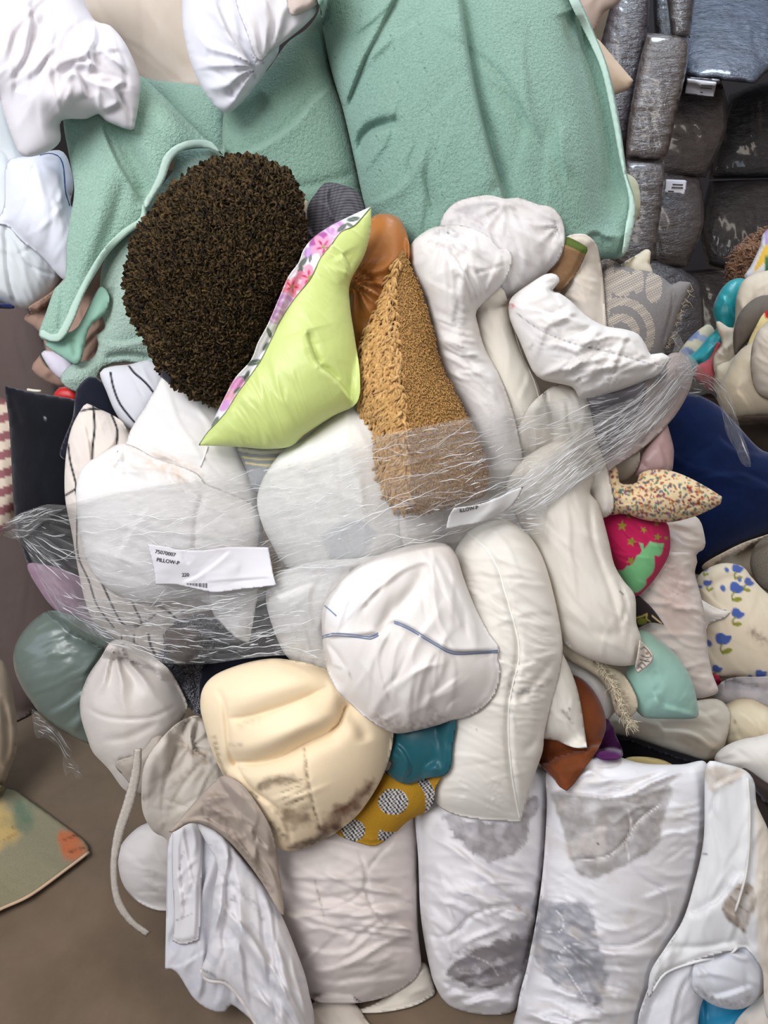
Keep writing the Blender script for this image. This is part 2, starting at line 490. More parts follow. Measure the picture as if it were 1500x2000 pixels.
def tube_verts(P, r, n=6, flat=1.0):
    P = np.asarray(P); m = len(P)
    V = []; Fc = []
    rr = np.broadcast_to(r, (m,))
    tg = np.gradient(P, axis=0); tg /= (np.linalg.norm(tg, axis=1)[:, None] + 1e-12)
    up = np.array([0.0, -C30, S30])
    for i in range(m):
        s = np.cross(tg[i], up); s /= (np.linalg.norm(s) + 1e-9); q = np.cross(s, tg[i])
        for k in range(n):
            a = 2 * math.pi * k / n
            V.append(P[i] + rr[i] * (math.cos(a) * s + math.sin(a) * flat * q))
    for i in range(m - 1):
        for k in range(n):
            k2 = (k + 1) % n
            Fc.append((i * n + k, i * n + k2, (i + 1) * n + k2, (i + 1) * n + k))
    Fc.append(tuple(range(n))[::-1]); Fc.append(tuple((m - 1) * n + k for k in range(n)))
    return V, Fc

def piping(name, pts, host, r, color, mat='hem', parent=None, lift=0.0, label=None, flat=1.0):
    ln, _ = smooth_line(pts)
    dep = on(host, ln[:, 0], ln[:, 1], lift)
    V, Fc = tube_verts(world(ln[:, 0], ln[:, 1], dep), r, 8, flat)
    o = link_mesh(name, V, Fc, mat, parent if parent is not None else host, lin(color))
    if label: o['label'] = label
    return o

def strands(name, lines, color, mat, parent, r=0.0008, taper=True):
    """many threads as one mesh: lines = list of world point arrays"""
    V = []; Fc = []
    for P in lines:
        rr = np.linspace(r, r * 0.4, len(P)) if taper else r
        v, f = tube_verts(P, rr, 4); b = len(V); V += v; Fc += [tuple(b + i for i in q) for q in f]
    return link_mesh(name, V, Fc, mat, parent, lin(color))

def writing(name, text, host, x, y, size, angle=0, color=(25, 25, 28), lift=0.0012, parent=None, bold=0.0):
    cu = bpy.data.curves.new(name, 'FONT'); cu.body = text; cu.size = 1; cu.offset = bold; cu.resolution_u = 3
    to = bpy.data.objects.new('tmp', cu); COL.objects.link(to)
    dg = bpy.context.evaluated_depsgraph_get(); me = to.evaluated_get(dg).to_mesh()
    P = np.array([v.co[:2] for v in me.vertices]); fc = [tuple(p.vertices) for p in me.polygons]
    to.evaluated_get(dg).to_mesh_clear(); bpy.data.objects.remove(to)
    a = math.radians(angle); px = x + size * (P[:, 0] * math.cos(a) + P[:, 1] * math.sin(a)); py = y + size * (P[:, 0] * math.sin(a) - P[:, 1] * math.cos(a))
    V = world(px, py, on(host, px, py, lift))
    return link_mesh(name, V, fc, 'paper', parent if parent is not None else host, lin(color), smooth=False)

def curls(host, name, n, color, size, color2=None, region=None, mat='curly pile', flatten=False, dirn=None, seed=1, parent=None, kind='stuff', turns=1.0, lenf=1.0):
    """dense little curls or tufts of pile standing on the front of a body"""
    rs = np.random.RandomState(seed)
    x0, y0, st, g, line = FRONT[host.name]
    poly = line if region is None else smooth_line(region, True)[0]
    lo, hi = poly.min(0), poly.max(0)
    X = []; Y = []
    while len(X) < n:
        q = lo + rs.rand(4 * n, 2) * (hi - lo)
        k = inside(q[:, 0], q[:, 1], poly)
        if region is not None: k &= inside(q[:, 0], q[:, 1], line)
        X += q[k, 0].tolist(); Y += q[k, 1].tolist()
    X = np.array(X[:n]); Y = np.array(Y[:n])
    def W(px, py): return world(px, py, on(host, px, py))
    p = W(X, Y); e = 3.0
    tx = W(X + e, Y) - W(X - e, Y); ty = W(X, Y + e) - W(X, Y - e)
    tx /= np.linalg.norm(tx, axis=1)[:, None]; nn = np.cross(tx, ty); nn = -nn / (np.linalg.norm(nn, axis=1)[:, None] + 1e-9)
    flip = (nn * (p - np.array([0, 0, CAM_H]))).sum(1) > 0; nn[flip] *= -1
    bt = np.cross(nn, tx)
    K = 5; M = 4
    th0 = rs.rand(n) * 6.28 if dirn is None else np.radians(dirn) + rs.randn(n) * 0.5
    sz = size * (0.6 + 0.8 * rs.rand(n))
    V = np.zeros((n, K, M, 3))
    a0 = np.cos(th0)[:, None] * tx + np.sin(th0)[:, None] * (-bt if dirn is None else bt * -1); b0 = np.cross(nn, a0)
    for i in range(K):
        t = i / (K - 1); phi = t * 3.8 * turns - 0.4
        if flatten: c = a0 * (sz * (t * 2.2 * lenf))[:, None] + nn * (sz * (0.9 * math.sin(t * 2.6)))[:, None] + b0 * (sz * 0.3 * math.sin(t * 3))[:, None]
        else: c = a0 * (sz * math.sin(phi) * 0.75)[:, None] + b0 * (sz * math.cos(phi) * 0.55)[:, None] + nn * (sz * (0.25 + 0.9 * math.sin(t * 3.1)))[:, None]
        rr = sz * 0.33 * (0.45 + 0.75 * math.sin(0.35 + t * 2.5))
        for k in range(M):
            an = 2 * math.pi * k / M
            V[:, i, k] = p + c + (rr * math.cos(an))[:, None] * b0 + (rr * math.sin(an))[:, None] * nn
    base = (np.arange(n) * K * M)[:, None]
    q = []
    for i in range(K - 1):
        for k in range(M):
            k2 = (k + 1) % M; q.append([i * M + k, i * M + k2, (i + 1) * M + k2, (i + 1) * M + k])
    q.append([3, 2, 1, 0]); q.append([(K - 1) * M + k for k in range(M)])
    Fc = (base[:, :, None] + np.array(q)[None]).reshape(-1, 4).tolist()
    c1 = lin(color); c2 = lin(color2 if color2 is not None else color); mixv = rs.rand(n)[:, None]
    cc = np.repeat(c1 * (1 - mixv) + c2 * mixv, K * M, axis=0)
    o = link_mesh(name, V.reshape(-1, 3), Fc, mat, parent if parent is not None else host, cc)
    if kind: o['kind'] = kind
    k = inside(GXX, GYY, poly) & (DB < FAR - 1); DB[k] -= size * 1.8
    k2 = k | np.roll(k, 3, 0) | np.roll(k, -3, 0) | np.roll(k, 3, 1) | np.roll(k, -3, 1); DB[k2] = near_of(near_of(DB))[k2]
    return o

WHITE = (226, 224, 222); WARM = (226, 218, 206); CREAM = (222, 210, 188)
# ------------------------------------------------------------------ the hall
def slab(name, quad, color, mat):
    V = [Vector(q) for q in quad]; n = (V[1] - V[0]).cross(V[2] - V[0]).normalized() * 0.06
    vs = [tuple(v) for v in V] + [tuple(v - n) for v in V]
    o = link_mesh(name, vs, [(0, 1, 2, 3), (7, 6, 5, 4), (0, 4, 5, 1), (1, 5, 6, 2), (2, 6, 7, 3), (3, 7, 4, 0)], mat, None, lin(color), smooth=False)
    o['kind'] = 'structure'; return o
slab('floor', [(-5, -2, 0), (7, -2, 0), (7, 8, 0), (-5, 8, 0)], (108, 92, 76), 'concrete')
slab('wall_back', [(-5, 6.5, 0), (7, 6.5, 0), (7, 6.5, 5), (-5, 6.5, 5)], (60, 56, 58), 'plaster')

# ------------------------------------------------------------------ wrapped bales, upper right, far rows first
DK = (66, 63, 68)
G = 'dark wrapped bales stacked in the back'
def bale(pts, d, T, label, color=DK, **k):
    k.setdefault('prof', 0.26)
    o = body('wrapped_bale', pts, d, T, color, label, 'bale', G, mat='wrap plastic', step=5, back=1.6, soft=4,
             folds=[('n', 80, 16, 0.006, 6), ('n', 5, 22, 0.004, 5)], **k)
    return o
bale('1425,185* 1500,160 1640,170 1650,345 1500,348 1385,350* 1392,270', 3.9, 0.16, 'dark bale cut by the right photo edge, upper one, below the shiny bale', (46, 44, 50))
bale('1385,354* 1500,350 1640,350 1640,540 1500,545 1382,520* 1366,440', 3.85, 0.16, 'dark bale cut by the right photo edge, just above the fur-trimmed cushion', (50, 47, 52))
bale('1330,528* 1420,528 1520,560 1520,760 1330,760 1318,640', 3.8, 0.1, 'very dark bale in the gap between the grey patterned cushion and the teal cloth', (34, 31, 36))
bale('1280,-80 1345,-80 1330,95 1285,105', 3.9, 0.08, 'narrow dark bale seen at the top behind the square-faced bale', (30, 34, 44))
bale('1350,-80* 1640,-80* 1620,80 1500,140 1475,164* 1340,150* 1325,60', 3.45, 0.18, 'large black shiny bale at the top right corner with blue glare', (74, 82, 98), prof=0.3, grad=(0.0, -0.30))
b = bale('1300,146* 1408,155* 1420,200 1417,260 1378,347* 1230,338 1290,150', 3.35, 0.14, 'grey bale bulging on its right side, with a white sticker near its top', (74, 66, 68))
def sticker(host, pts, lines, name='sticker'):
    s = body(name, pts, 3.0, 0.001, (200, 198, 205), None, parent=host, flat=True, hug=True, mat='paper', step=3, soft=0, ground=False)
    for i, (a, c) in enumerate(lines):
        piping('printed_line', '%g,%g %g,%g' % (a + c), s, 0.0022, (70, 70, 75), 'paper', lift=0.002)
    return s
sticker(b, '1342,153* 1400,160* 1394,189* 1337,183*', [((1370, 166), (1391, 168)), ((1368, 171), (1390, 173)), ((1368, 180), (1372, 181)), ((1341, 183), (1361, 185))])
b = bale('1270,340 1366,348* 1375,395 1371,450 1342,522* 1270,520 1230,400', 3.3, 0.12, 'grey bale below the bulging one, with a creased white sticker', (80, 72, 74))
sticker(b, '1300,350* 1342,352* 1338,380* 1297,376*', [((1314, 360), (1334, 361)), ((1312, 366), (1334, 367)), ((1305, 373), (1316, 374))])
b = bale('1240,518 1332,525* 1370,560 1360,700 1240,690', 3.25, 0.1, 'lowest grey bale, mostly behind the grey patterned cushion', (62, 57, 60))
body('cardboard_box', '1140,-60* 1250,-60* 1220,60 1185,110* 1140,110*', 3.5, 0.02, (96, 82, 66), 'brown cardboard piece glimpsed at the top beside the mint blanket', 'box', mat='plaster', flat=True)
bale('1215,-80* 1274,-80* 1266,60 1240,200 1222,310* 1180,310 1150,200', 3.1, 0.08, 'tall glossy bale edge right behind the mint blanket at the top', (76, 68, 72))
bale('1292,-80* 1366,-80* 1348,74* 1312,72*', 3.05, 0.07, 'small glossy bale end on top of the square-faced bale', (78, 72, 74))
bale('1264,64* 1320,69 1346,78* 1342,130 1322,220 1303,302 1285,315* 1222,310* 1225,250 1246,130', 3.0, 0.09, 'tall square-faced brown-grey bale nearest the mint blanket', (88, 78, 76), prof=0.14)
bale('1225,313* 1298,320* 1298,350 1287,440 1268,520 1200,510 1190,420', 2.95, 0.09, 'glossy bale directly under the square-faced one', (84, 76, 76), prof=0.14)

# ------------------------------------------------------------------ left edge, behind the pile
body('wrapped_bale', '-120,560 40,592 80,640 105,720 120,800 118,950 122,1200 130,1310 40,1405 -120,1420', 2.25, 0.10, (92, 78, 74),
     'dull brown bale standing behind the pile at the left photo edge', 'bale', None, mat='plaster', prof=0.25, step=6, back=1.5,
     folds=[('n', 88, 26, 0.004, 8)])
st = lambda X, Y, C: np.where((((Y + 0.35 * (X)) / 36.0) % 1.0 > 0.5)[..., None], lin((148, 96, 100)), C)
body('striped_cushion', '-60,780 20,785 45,850 45,960 25,1010 30,1030 -60,1060', 1.85, 0.06, (222, 205, 188), 'cushion with dusty pink and cream stripes at the left edge', 'cushion',
     paint=[('fn', st)], w=(60, 20, 0.002))
body('pillow', '-80,1290 5,1290 28,1370 34,1450 20,1500 -5,1540 -80,1540', 1.9, 0.08, (170, 152, 132), 'beige pillow at the left edge above the mat on the floor',
     w=(80, 22, 0.005), folds=[('c', '5,1360 15,1440 10,1500', 6, 0.01)])
m = body('bedding_mat', '-90,1530 20,1540 55,1560 110,1600 165,1642 174,1664 140,1690 60,1750 0,1778 -90,1820', 1.82, 0.012, (132, 126, 102), 'thin green-grey mat with an orange stained corner, lying on the floor',
     'mat', flat=True, grad=(0, -0.10), ground=True, mat='woven', w=(20, 50, 0.003),
     paint=[('stain', '113,1632 140,1622 165,1648 174,1665 150,1678 128,1680', (178, 102, 66), 10, 1.0, 4), ('stain', '-20,1560 20,1585 40,1630 10,1650 -30,1660', (190, 160, 100), 18, 0.9, 6),
            ('stain', '30,1560 62,1580 60,1620 30,1620', (96, 112, 92), 14, 0.9, 5), ('dirt', '10,1640 30,1628 24,1616', 3, (130, 95, 50), 0.8), ('dirt', '126,1640 150,1630', 2.5, (60, 35, 25), 1), ('dirt', '136,1664 165,1655', 2.5, (60, 35, 25), 1)])
piping('edge_binding', '-60,1806 0,1776 60,1748 140,1690 173,1665', m, 0.0035, (196, 168, 140), lift=0.004)

# ------------------------------------------------------------------ second pile at the right edge, back to front
GR = 'loose bedding at the right edge'
fc = body('fur_cushion', '1435,510 1445,490 1470,470 1500,455 1540,460 1540,560 1440,560', 2.5, 0.05, (120, 84, 60), 'brown fluffy fur cushion end at the right edge', 'cushion', mat='shag')
curls(fc, 'fur', 5000, (150, 108, 78), 0.0075, (96, 66, 46), flatten=True, mat='shag', seed=3, lenf=2.2)
body('printed_cushion', '1455,545 1466,520 1484,482 1494,452 1540,440 1540,560', 2.42, 0.04, (225, 225, 232), 'white cushion corner with yellow, green and lilac patches at the right edge', 'cushion', mat='satin',
     paint=[('poly', '1472,535 1480,508 1500,470 1520,470 1520,500 1495,512', (228, 184, 50), 2), ('poly', '1494,500* 1530,500* 1530,560* 1492,560*', (30, 110, 60), 2), ('poly', '1490,440* 1530,440* 1530,480* 1495,478*', (170, 150, 205), 2)])
body('baby_blanket', '1318,705 1340,668 1370,640 1390,635 1400,680 1360,730 1330,735', 2.4, 0.03, (214, 206, 180), 'pale cloth with light blue checks beside the teal cloth', 'blanket', mat='cotton', w=(40, 10, 0.003),
     paint=[('dot', 1352, 655, 15, 9, (120, 140, 180), -20), ('dot', 1345, 690, 16, 10, (130, 150, 185), 30), ('dot', 1375, 662, 14, 7, (150, 165, 195), 20)])
t = body('teal_cloth', '1400,640 1392,610 1400,580 1420,552 1448,543 1470,560 1440,640 1412,690 1404,720 1385,738 1352,734 1334,715 1336,700 1360,685 1385,655', 2.35, 0.045, (18, 150, 160),
     'bright teal crumpled cloth between the dark bales and the cream pillow', 'cloth', mat='satin', w=(115, 12, 0.005), folds=[('s', '1405,575 1425,590 1430,620', 8, 0.01), ('s', '1360,700 1395,670 1405,650', 8, 0.01), ('c', '1352,714 1372,712', 6, 0.01)])
body('knitted_blanket', '1354,735 1360,715 1385,700 1400,668 1410,672 1406,720 1420,750 1400,770 1370,752', 2.3, 0.025, (186, 92, 98), 'dusty pink cable knitted blanket fold under the teal cloth', 'blanket', mat='woven',
     folds=[('n', 130, 8, 0.006, 2)])
body('pillow', '1400,625 1432,640 1438,580 1455,545 1500,528 1560,525 1560,640 1450,640 1440,690 1430,720 1400,735 1392,700 1410,670 1402,650', 2.28, 0.06, (212, 200, 182), 'cream pillow twisted into a knot at the right edge, beside the teal cloth', group=GR,
     w=(120, 14, 0.007), folds=[('g', 1430, 700, 9, 10, 60, 0.006)])
body('pillow', '1395,760 1400,715 1425,705 1440,690 1450,700 1430,760 1410,775', 2.24, 0.03, (205, 194, 172), 'small cream pillow end below the knotted one', w=(60, 9, 0.004))
body('pillow', '1434,690 1432,650 1445,610 1475,582 1500,576 1560,575 1560,620 1500,640 1470,660 1448,680 1438,695', 2.2, 0.04, (106, 98, 90), 'dark grey pillow wedged between cream pillows at the right edge', w=(110, 16, 0.004), folds=[('n', 70, 8, 0.004, 4, (1440, 660, 35))])
body('pillow', '1458,680 1475,640 1500,605 1560,590 1560,690 1470,690', 2.18, 0.03, (222, 206, 150), 'yellowish pillow with a small red mark at the right edge', paint=[('dot', 1500, 612, 8, 10, (190, 20, 25))], w=(120, 20, 0.003))
body('pillow', '1400,770 1412,740 1440,690 1470,668 1520,650 1580,650 1580,830 1500,816 1440,822 1418,810 1404,790', 2.13, 0.09, (206, 190, 164), 'large plump beige pillow at the right edge above the navy velvet', folds=[('s', '1440,760 1465,790 1475,830', 20, 0.006)], w=(70, 40, 0.003), mat='satin')
body('pillow', '1466,720 1470,670 1490,636 1560,600 1560,780 1500,780 1475,760', 2.05, 0.06, (198, 186, 172), 'pleated beige pillow cut by the right edge, on the plump one', folds=[('n', 35, 13, 0.006, 6)])
body('pillow', '1400,825 1440,815 1520,815 1560,860 1560,900 1500,890 1450,860', 2.35, 0.05, (84, 70, 58), 'added dark brown filler under the plump beige pillow')  # dark filler added in place of the floor and bale behind
nv = body('velvet_cushion', '1285,790 1310,775 1350,768 1400,790 1440,830 1490,880 1560,900 1560,1030 1500,1045 1440,1070 1395,1095 1370,1122 1340,1110 1280,1000', 1.95, 0.10, (11, 28, 66),
     'large navy blue velvet cushion right of the plastic film', 'cushion', mat='velvet', folds=[('s', '1400,850 1440,880 1520,890', 16, 0.007), ('s', '1380,930 1450,925 1520,960', 18, 0.004)], w=(15, 45, 0.004))
body('pillow', '1370,1110 1420,1075 1480,1050 1540,1040 1540,1110 1440,1130', 2.0, 0.04, (212, 198, 178), 'cream pillow strip between the navy cushion and the tulip print pillow', w=(150, 12, 0.004))
gf = body('sherpa_cushion', '1466,1110 1472,1070 1500,1045 1560,1030 1560,1170 1490,1150', 1.92, 0.04, (128, 120, 108), 'grey sherpa cushion at the right edge above the tulip print pillow', 'cushion', mat='short pile')
tul = []
for (x, y, s, r) in [(1440, 1112, .8, 20), (1382, 1140, .6, 0), (1438, 1150, 1, 25), (1462, 1138, .7, 40), (1440, 1200, .9, 30), (1412, 1250, 1.1, 10), (1400, 1308, .7, 20), (1486, 1318, .8, 10), (1376, 1112, .5, 10)]:
    q = math.radians(r); R = lambda u, v: (x + s * (u * math.cos(q) - v * math.sin(q)), y + s * (u * math.sin(q) + v * math.cos(q)))
    f = lambda L: ' '.join('%g,%g' % R(u, v) for u, v in L)
    tul += [('poly', f([(-14, -8), (-4, -12), (4, -9), (14, -10), (12, 2), (4, 8), (-8, 8), (-13, 2)]), (72, 96, 165), 2),
            ('line', f([(0, 7), (-2, 16), (4, 24)]), 1.6, (125, 130, 50)), ('poly', f([(2, 20), (12, 12), (20, 14), (14, 22), (5, 24)]), (138, 138, 48), 2),
            ('dot', R(-24, 10)[0], R(-24, 10)[1], 7 * s, 5 * s, (80, 105, 170), r + 40)]
body('printed_pillow', '1358,1145 1370,1118 1410,1100 1450,1106 1466,1125 1500,1160 1560,1200 1560,1340 1480,1335 1430,1322 1375,1325 1360,1300', 1.85, 0.08, (224, 210, 186),
     'cream pillow printed with blue tulips at the right edge', 'pillow', step=2.5, paint=tul + [('dirt', '1470,1235 1490,1250', 9, (140, 120, 110), 0.8)], w=(60, 30, 0.003), folds=[('c', '1380,1150 1420,1130 1450,1130', 10, 0.006)])
body('pillow', '1350,1160 1372,1172 1400,1188 1428,1195* 1415,1208 1385,1218 1378,1235 1355,1240', 1.80, 0.02, (226, 218, 210), 'white pillow corner poking out over the tulip print pillow', w=(20, 9, 0.002))
body('pillow', '1385,1330 1392,1318 1404,1320 1410,1338 1400,1350 1385,1345', 1.85, 0.012, (190, 40, 80), 'tiny crimson cushion bit below the tulip print pillow', 'pillow')
body('pillow', '1395,1350 1420,1326 1470,1322 1560,1330 1560,1420 1450,1400 1400,1385', 1.86, 0.05, (186, 180, 182), 'pale grey pillow below the tulip print pillow at the right edge', w=(30, 18, 0.003), paint=[('grime', (150, 145, 150), 25, 0.0, .5)])
body('pillow', '1395,1400 1430,1368 1470,1365 1520,1390 1560,1400 1560,1480 1450,1470 1410,1440', 1.82, 0.06, (216, 204, 178), 'cream creased pillow at the right edge below the grey one', folds=[('s', '1440,1385 1475,1410 1490,1450', 12, 0.007), ('c', '1420,1440 1450,1430', 8, 0.004)], w=(50, 16, 0.004), paint=[('dot', 1435, 1410, 4, 2, (110, 90, 70))])
body('printed_pillow', '1190,1430 1200,1392 1260,1385 1350,1370 1400,1365 1424,1385 1425,1420 1410,1470 1400,1480 1360,1484 1300,1465 1235,1442', 1.78, 0.05, (206, 198, 184), 'beige creased pillowcase lying flat under the mint cushion', 'pillow',
     w=(20, 20, 0.004), folds=[('s', '1290,1425 1350,1430 1400,1460', 14, 0.008), ('s', '1350,1385 1380,1395 1405,1385', 10, 0.006)], paint=[('stain', '1330,1440 1400,1450 1410,1475 1350,1470', (168, 150, 125), 20, .7, 4)])
body('pillow', '1395,1480 1420,1455 1470,1440 1560,1440 1560,1600 1500,1560 1470,1530 1410,1505', 1.74, 0.07, (220, 214, 208), 'white pillow end at the right edge above the draped sheet', w=(20, 30, 0.004), folds=[('g', 1402, 1488, 8, 10, 60, 0.004)])
body('cushion', '1195,1440 1230,1440 1300,1462 1380,1490 1390,1530 1210,1520', 1.8, 0.02, (34, 33, 38), 'black filler that darkens the gap above the stained quilt', 'cushion', mat='velvet')  # black body that puts the gap's shade into its colour
body('pillow', '1220,1482 1260,1478 1300,1486 1320,1502 1280,1515 1230,1512', 1.74, 0.015, (206, 186, 130), 'yellowish cushion sliver behind the top of the stained quilt', w=(10, 10, 0.003))
body('pillow', '1450,1500 1500,1530 1560,1560 1560,1700 1490,1640 1460,1560', 1.76, 0.03, (70, 60, 58), 'dark brown cushion behind the draped sheet at the right edge', 'pillow', mat='velvet')
# ------------------------------------------------------------------ main pile, from the back to the front
def holder(name, px, py, d, label, cat, group=None):
    o = bpy.data.objects.new(name, None); COL.objects.link(o)
    p = world(np.array([px]), np.array([py]), np.array([d]))[0]; o.location = p; ORG[o.name] = p
    o.empty_display_size = 0.05
    return tag(o, label, cat, group)

# --- upper left
body('duvet', '150,-90 480,-90 480,260 420,330 300,330 180,320 120,200', 1.86, 0.10, (196, 184, 172), 'big smooth off-white duvet seen between the two white pillows at the top', 'duvet',
     w=(60, 60, 0.003), folds=[('c', '320,-40 360,60 370,160', 30, 0.012)])
body('quilted_cover', '-80,180 0,190 30,240 60,300 110,420 128,520 118,545 100,575 70,600 40,602 0,592 -80,590', 1.80, 0.09, (214, 219, 222), 'quilted white mattress cover hanging lowest at the left edge', 'bedding',
     w=(75, 26, 0.004), folds=[('c', '10,430 12,500 20,560 35,600', 4, 0.010), ('c', '-10,420 30,470 60,520 120,540', 3, 0.005), ('c', '30,500 70,480 110,470', 3, 0.004), ('c', '-20,280 10,300 30,340', 8, 0.012)])
body('blue_cloth', '-20,594 20,594 30,602 10,603 -20,600', 1.84, 0.01, (40, 52, 120), 'thin dark blue cloth edge under the quilted mattress cover', 'cloth')
lpil = body('pillow', '-80,430 0,420 10,330 20,310 45,305 80,298 115,293 130,305 141,340 143,370 138,400 160,430 160,550 125,547 80,500 40,470 10,440', 1.74, 0.10, (224, 226, 236), 'white pillow with a thin blue piping at its corner, left of the mint blanket', 'pillow',
     w=(100, 22, 0.005), folds=[('g', 70, 305, 9, 12, 70, 0.006), ('s', '115,300 118,350 125,400', 10, 0.008)])
piping('blue_piping', '78,304 95,300 112,304 122,318 126,345 128,375 136,402', lpil, 0.0016, (70, 86, 140))
body('pillow', '60,610 55,600 100,570 150,520 200,500 200,760 150,760 100,750 62,720 80,690 85,660 68,640 45,622', 1.82, 0.05, (160, 130, 114), 'salmon beige crumpled pillow behind the hanging mint blanket corner', 'pillow',
     w=(120, 12, 0.006), paint=[('poly', '74,660 88,672 92,695 112,718 108,724 92,718 80,700 74,680', (44, 56, 46), 3)])
body('pillow', '80,690 100,685 130,700 150,730 140,745 110,735', 1.77, 0.02, (214, 208, 222), 'small lilac white pillow bulge under the mint blanket corner', 'pillow', w=(40, 9, 0.003))
body('red_cloth', '104,775 112,760 126,755 145,760 150,785 120,782', 1.70, 0.012, (196, 20, 18), 'small bright red cloth bit above the black velvet cushion', 'cloth', mat='satin')

# --- green blanket at left: a hanging flap and a wrapped section
MINT = (150, 182, 166)
ga = holder('fleece_blanket', 300, 700, 1.7, 'grey-green fleece blanket hanging at left with a pale satin hem, behind the brown curly pillow', 'blanket')
upper = body('hanging_fold', '255,150 300,156 400,170 430,200 440,260 438,330 380,330 300,230', 1.72, 0.04, MINT, parent=ga, mat='fleece', step=3.5)
low = body('hanging_fold', '196,600 200,520 240,430 290,390 340,330 345,300 400,290 470,310 470,480 380,640 330,720 300,722 250,708 200,720 185,760 150,766 124,752 118,735 140,712 180,700 192,672 188,655 205,640', 1.68, 0.045, (172, 196, 184),
           parent=ga, mat='fleece', step=3.5, folds=[('s', '190,660 230,672 290,660', 12, 0.014), ('c', '205,698 250,694 290,700 270,708', 6, 0.016), ('c', '212,560 208,600 200,640', 14, 0.014), ('b', 150, 735, 30, 24, 0.014), ('b', 250, 560, 30, 80, 0.012, 10)])
und = body('hanging_fold', '112,655 150,640 195,560 214,580 205,612 175,640 160,700 150,714 110,690 88,672', 1.65, 0.012, (140, 182, 164), parent=ga, mat='hem', folds=[('c', '140,660 152,700', 6, 0.006), ('f', 120, 6, 50, 8, .006)])
flap = body('hanging_fold', '128,190 180,160 230,146 270,146 330,198 385,254 440,306* 415,292 380,288 350,298 332,320 322,350 302,382 286,408 286,430 250,458 215,492 190,530 165,574 145,625 122,664 100,668 76,655 90,610 108,562 126,545 130,480 136,430 145,370 134,300 124,240', 1.635, 0.035, (156, 190, 174), parent=ga, mat='fleece', step=3.0, prof=0.38,
             folds=[('c', '215,235 250,290 278,350 286,405', 20, 0.026), ('s', '198,240 222,300 250,350 284,402', 12, 0.012), ('b', 330, 245, 34, 70, 0.020, -45), ('b', 190, 420, 30, 110, 0.020, 12), ('c', '150,200 165,300 175,360', 20, 0.010), ('c', '128,545 120,600 115,655', 5, 0.004), ('c', '245,350 225,420 190,500 160,560', 12, 0.006)])
def ribbon(name, a, b, host_parent, color, d, label=None, mat='hem', thick=0.004):
    pa, _ = smooth_line(a); pb, _ = smooth_line(b)
    poly = ' '.join('%g,%g' % tuple(p) for p in np.vstack([pa[::2], pb[::-2]]))
    o = body(name, poly, d, thick, color, None, parent=host_parent, flat=True, hug=True, mat=mat, step=3.5, soft=0)
    if label: o['label'] = label
    return o
ribbon('satin_hem', '285,404 286,430 250,458 215,492 190,530 165,574 145,625 122,664 100,668 76,655', '278,398 274,424 242,446 205,482 178,522 152,568 128,620 112,650 100,652 82,642', ga, (178, 206, 192), 1.6, 'pale satin hem along the flap')
ribbon('satin_hem', '286,408 302,382 322,350 332,320 350,298 380,288 415,292 440,306', '280,396 292,374 308,342 318,308 342,284 380,272 415,278 432,298', ga, (184, 208, 198), 1.6, 'pale satin hem along the arched edge')
body('wrapped_section', '640,-90 622,-20 623,20 600,55 560,85 520,140 470,185 440,215 434,260 436,306 455,345 560,470 730,470 712,400 697,330 672,220 645,120', 1.66, 0.08, (132, 164, 148), parent=ga, mat='fleece', step=3.5,
     folds=[('s', '440,306 500,290 570,245 610,195 642,170', 26, 0.016), ('c', '434,250 470,230 520,190', 18, 0.012), ('c', '540,370 620,360 700,335', 10, 0.006), ('b', 520, 180, 60, 22, 0.01, -40)])

# --- hanging white pillow, top
a = body('pillow', '350,-90 355,0 358,60 375,130 400,180 425,212 440,220 455,216 490,180 520,138 545,95 540,-90', 1.56, 0.09, (222, 222, 230), 'white pillow hanging point-down at the top, between the off-white duvet and the green blanket', 'pillow',
     folds=[('g', 505, 130, 14, 20, 170, 0.006), ('c', '455,175 450,185 460,190', 5, 0.008), ('s', '420,0 450,70 500,130', 14, 0.014), ('s', '370,150 410,140 450,170', 10, 0.003)], w=(60, 18, 0.003))
body('pillow', '455,-90 460,0 480,60 505,118 530,100 560,78 600,45 620,15 620,-90', 1.50, 0.05, (222, 220, 224), 'second white pillow at the top, overlapping the point-down one on its right', 'pillow',
     folds=[('g', 515, 130, 16, 25, 150, 0.007), ('s', '500,-30 530,30 530,90', 10, 0.008)])
body('pillow', '565,-90 625,-90 624,0 590,25 570,30 560,0', 1.46, 0.02, (205, 190, 182), 'tiny beige pillow corner at the top left of the mint blanket', 'pillow', w=(120, 10, 0.003))

# --- beige pillow corners behind the right edge of the mint blanket
body('pillow', '1110,-90 1240,-90 1213,0 1180,24 1168,45 1157,62 1110,40', 1.9, 0.04, (198, 178, 168), 'beige pillow sticking out at the top right of the mint blanket', 'pillow', w=(110, 12, 0.003))
body('pillow', '1120,60 1163,73 1187,98 1207,122 1237,157* 1228,172 1205,184 1120,200', 1.84, 0.04, (208, 186, 164), 'pointed cream-beige pillow corner right of the mint blanket', 'pillow', mat='crumpled cotton', folds=[('s', '1175,110 1205,135 1220,165', 6, 0.004)])
body('pillow', '1200,340 1236,345 1249,370 1250,410 1238,440 1220,480 1200,480', 1.80, 0.03, (196, 198, 170), 'pale yellow-green pillow edge along the lower right side of the mint blanket', 'pillow')

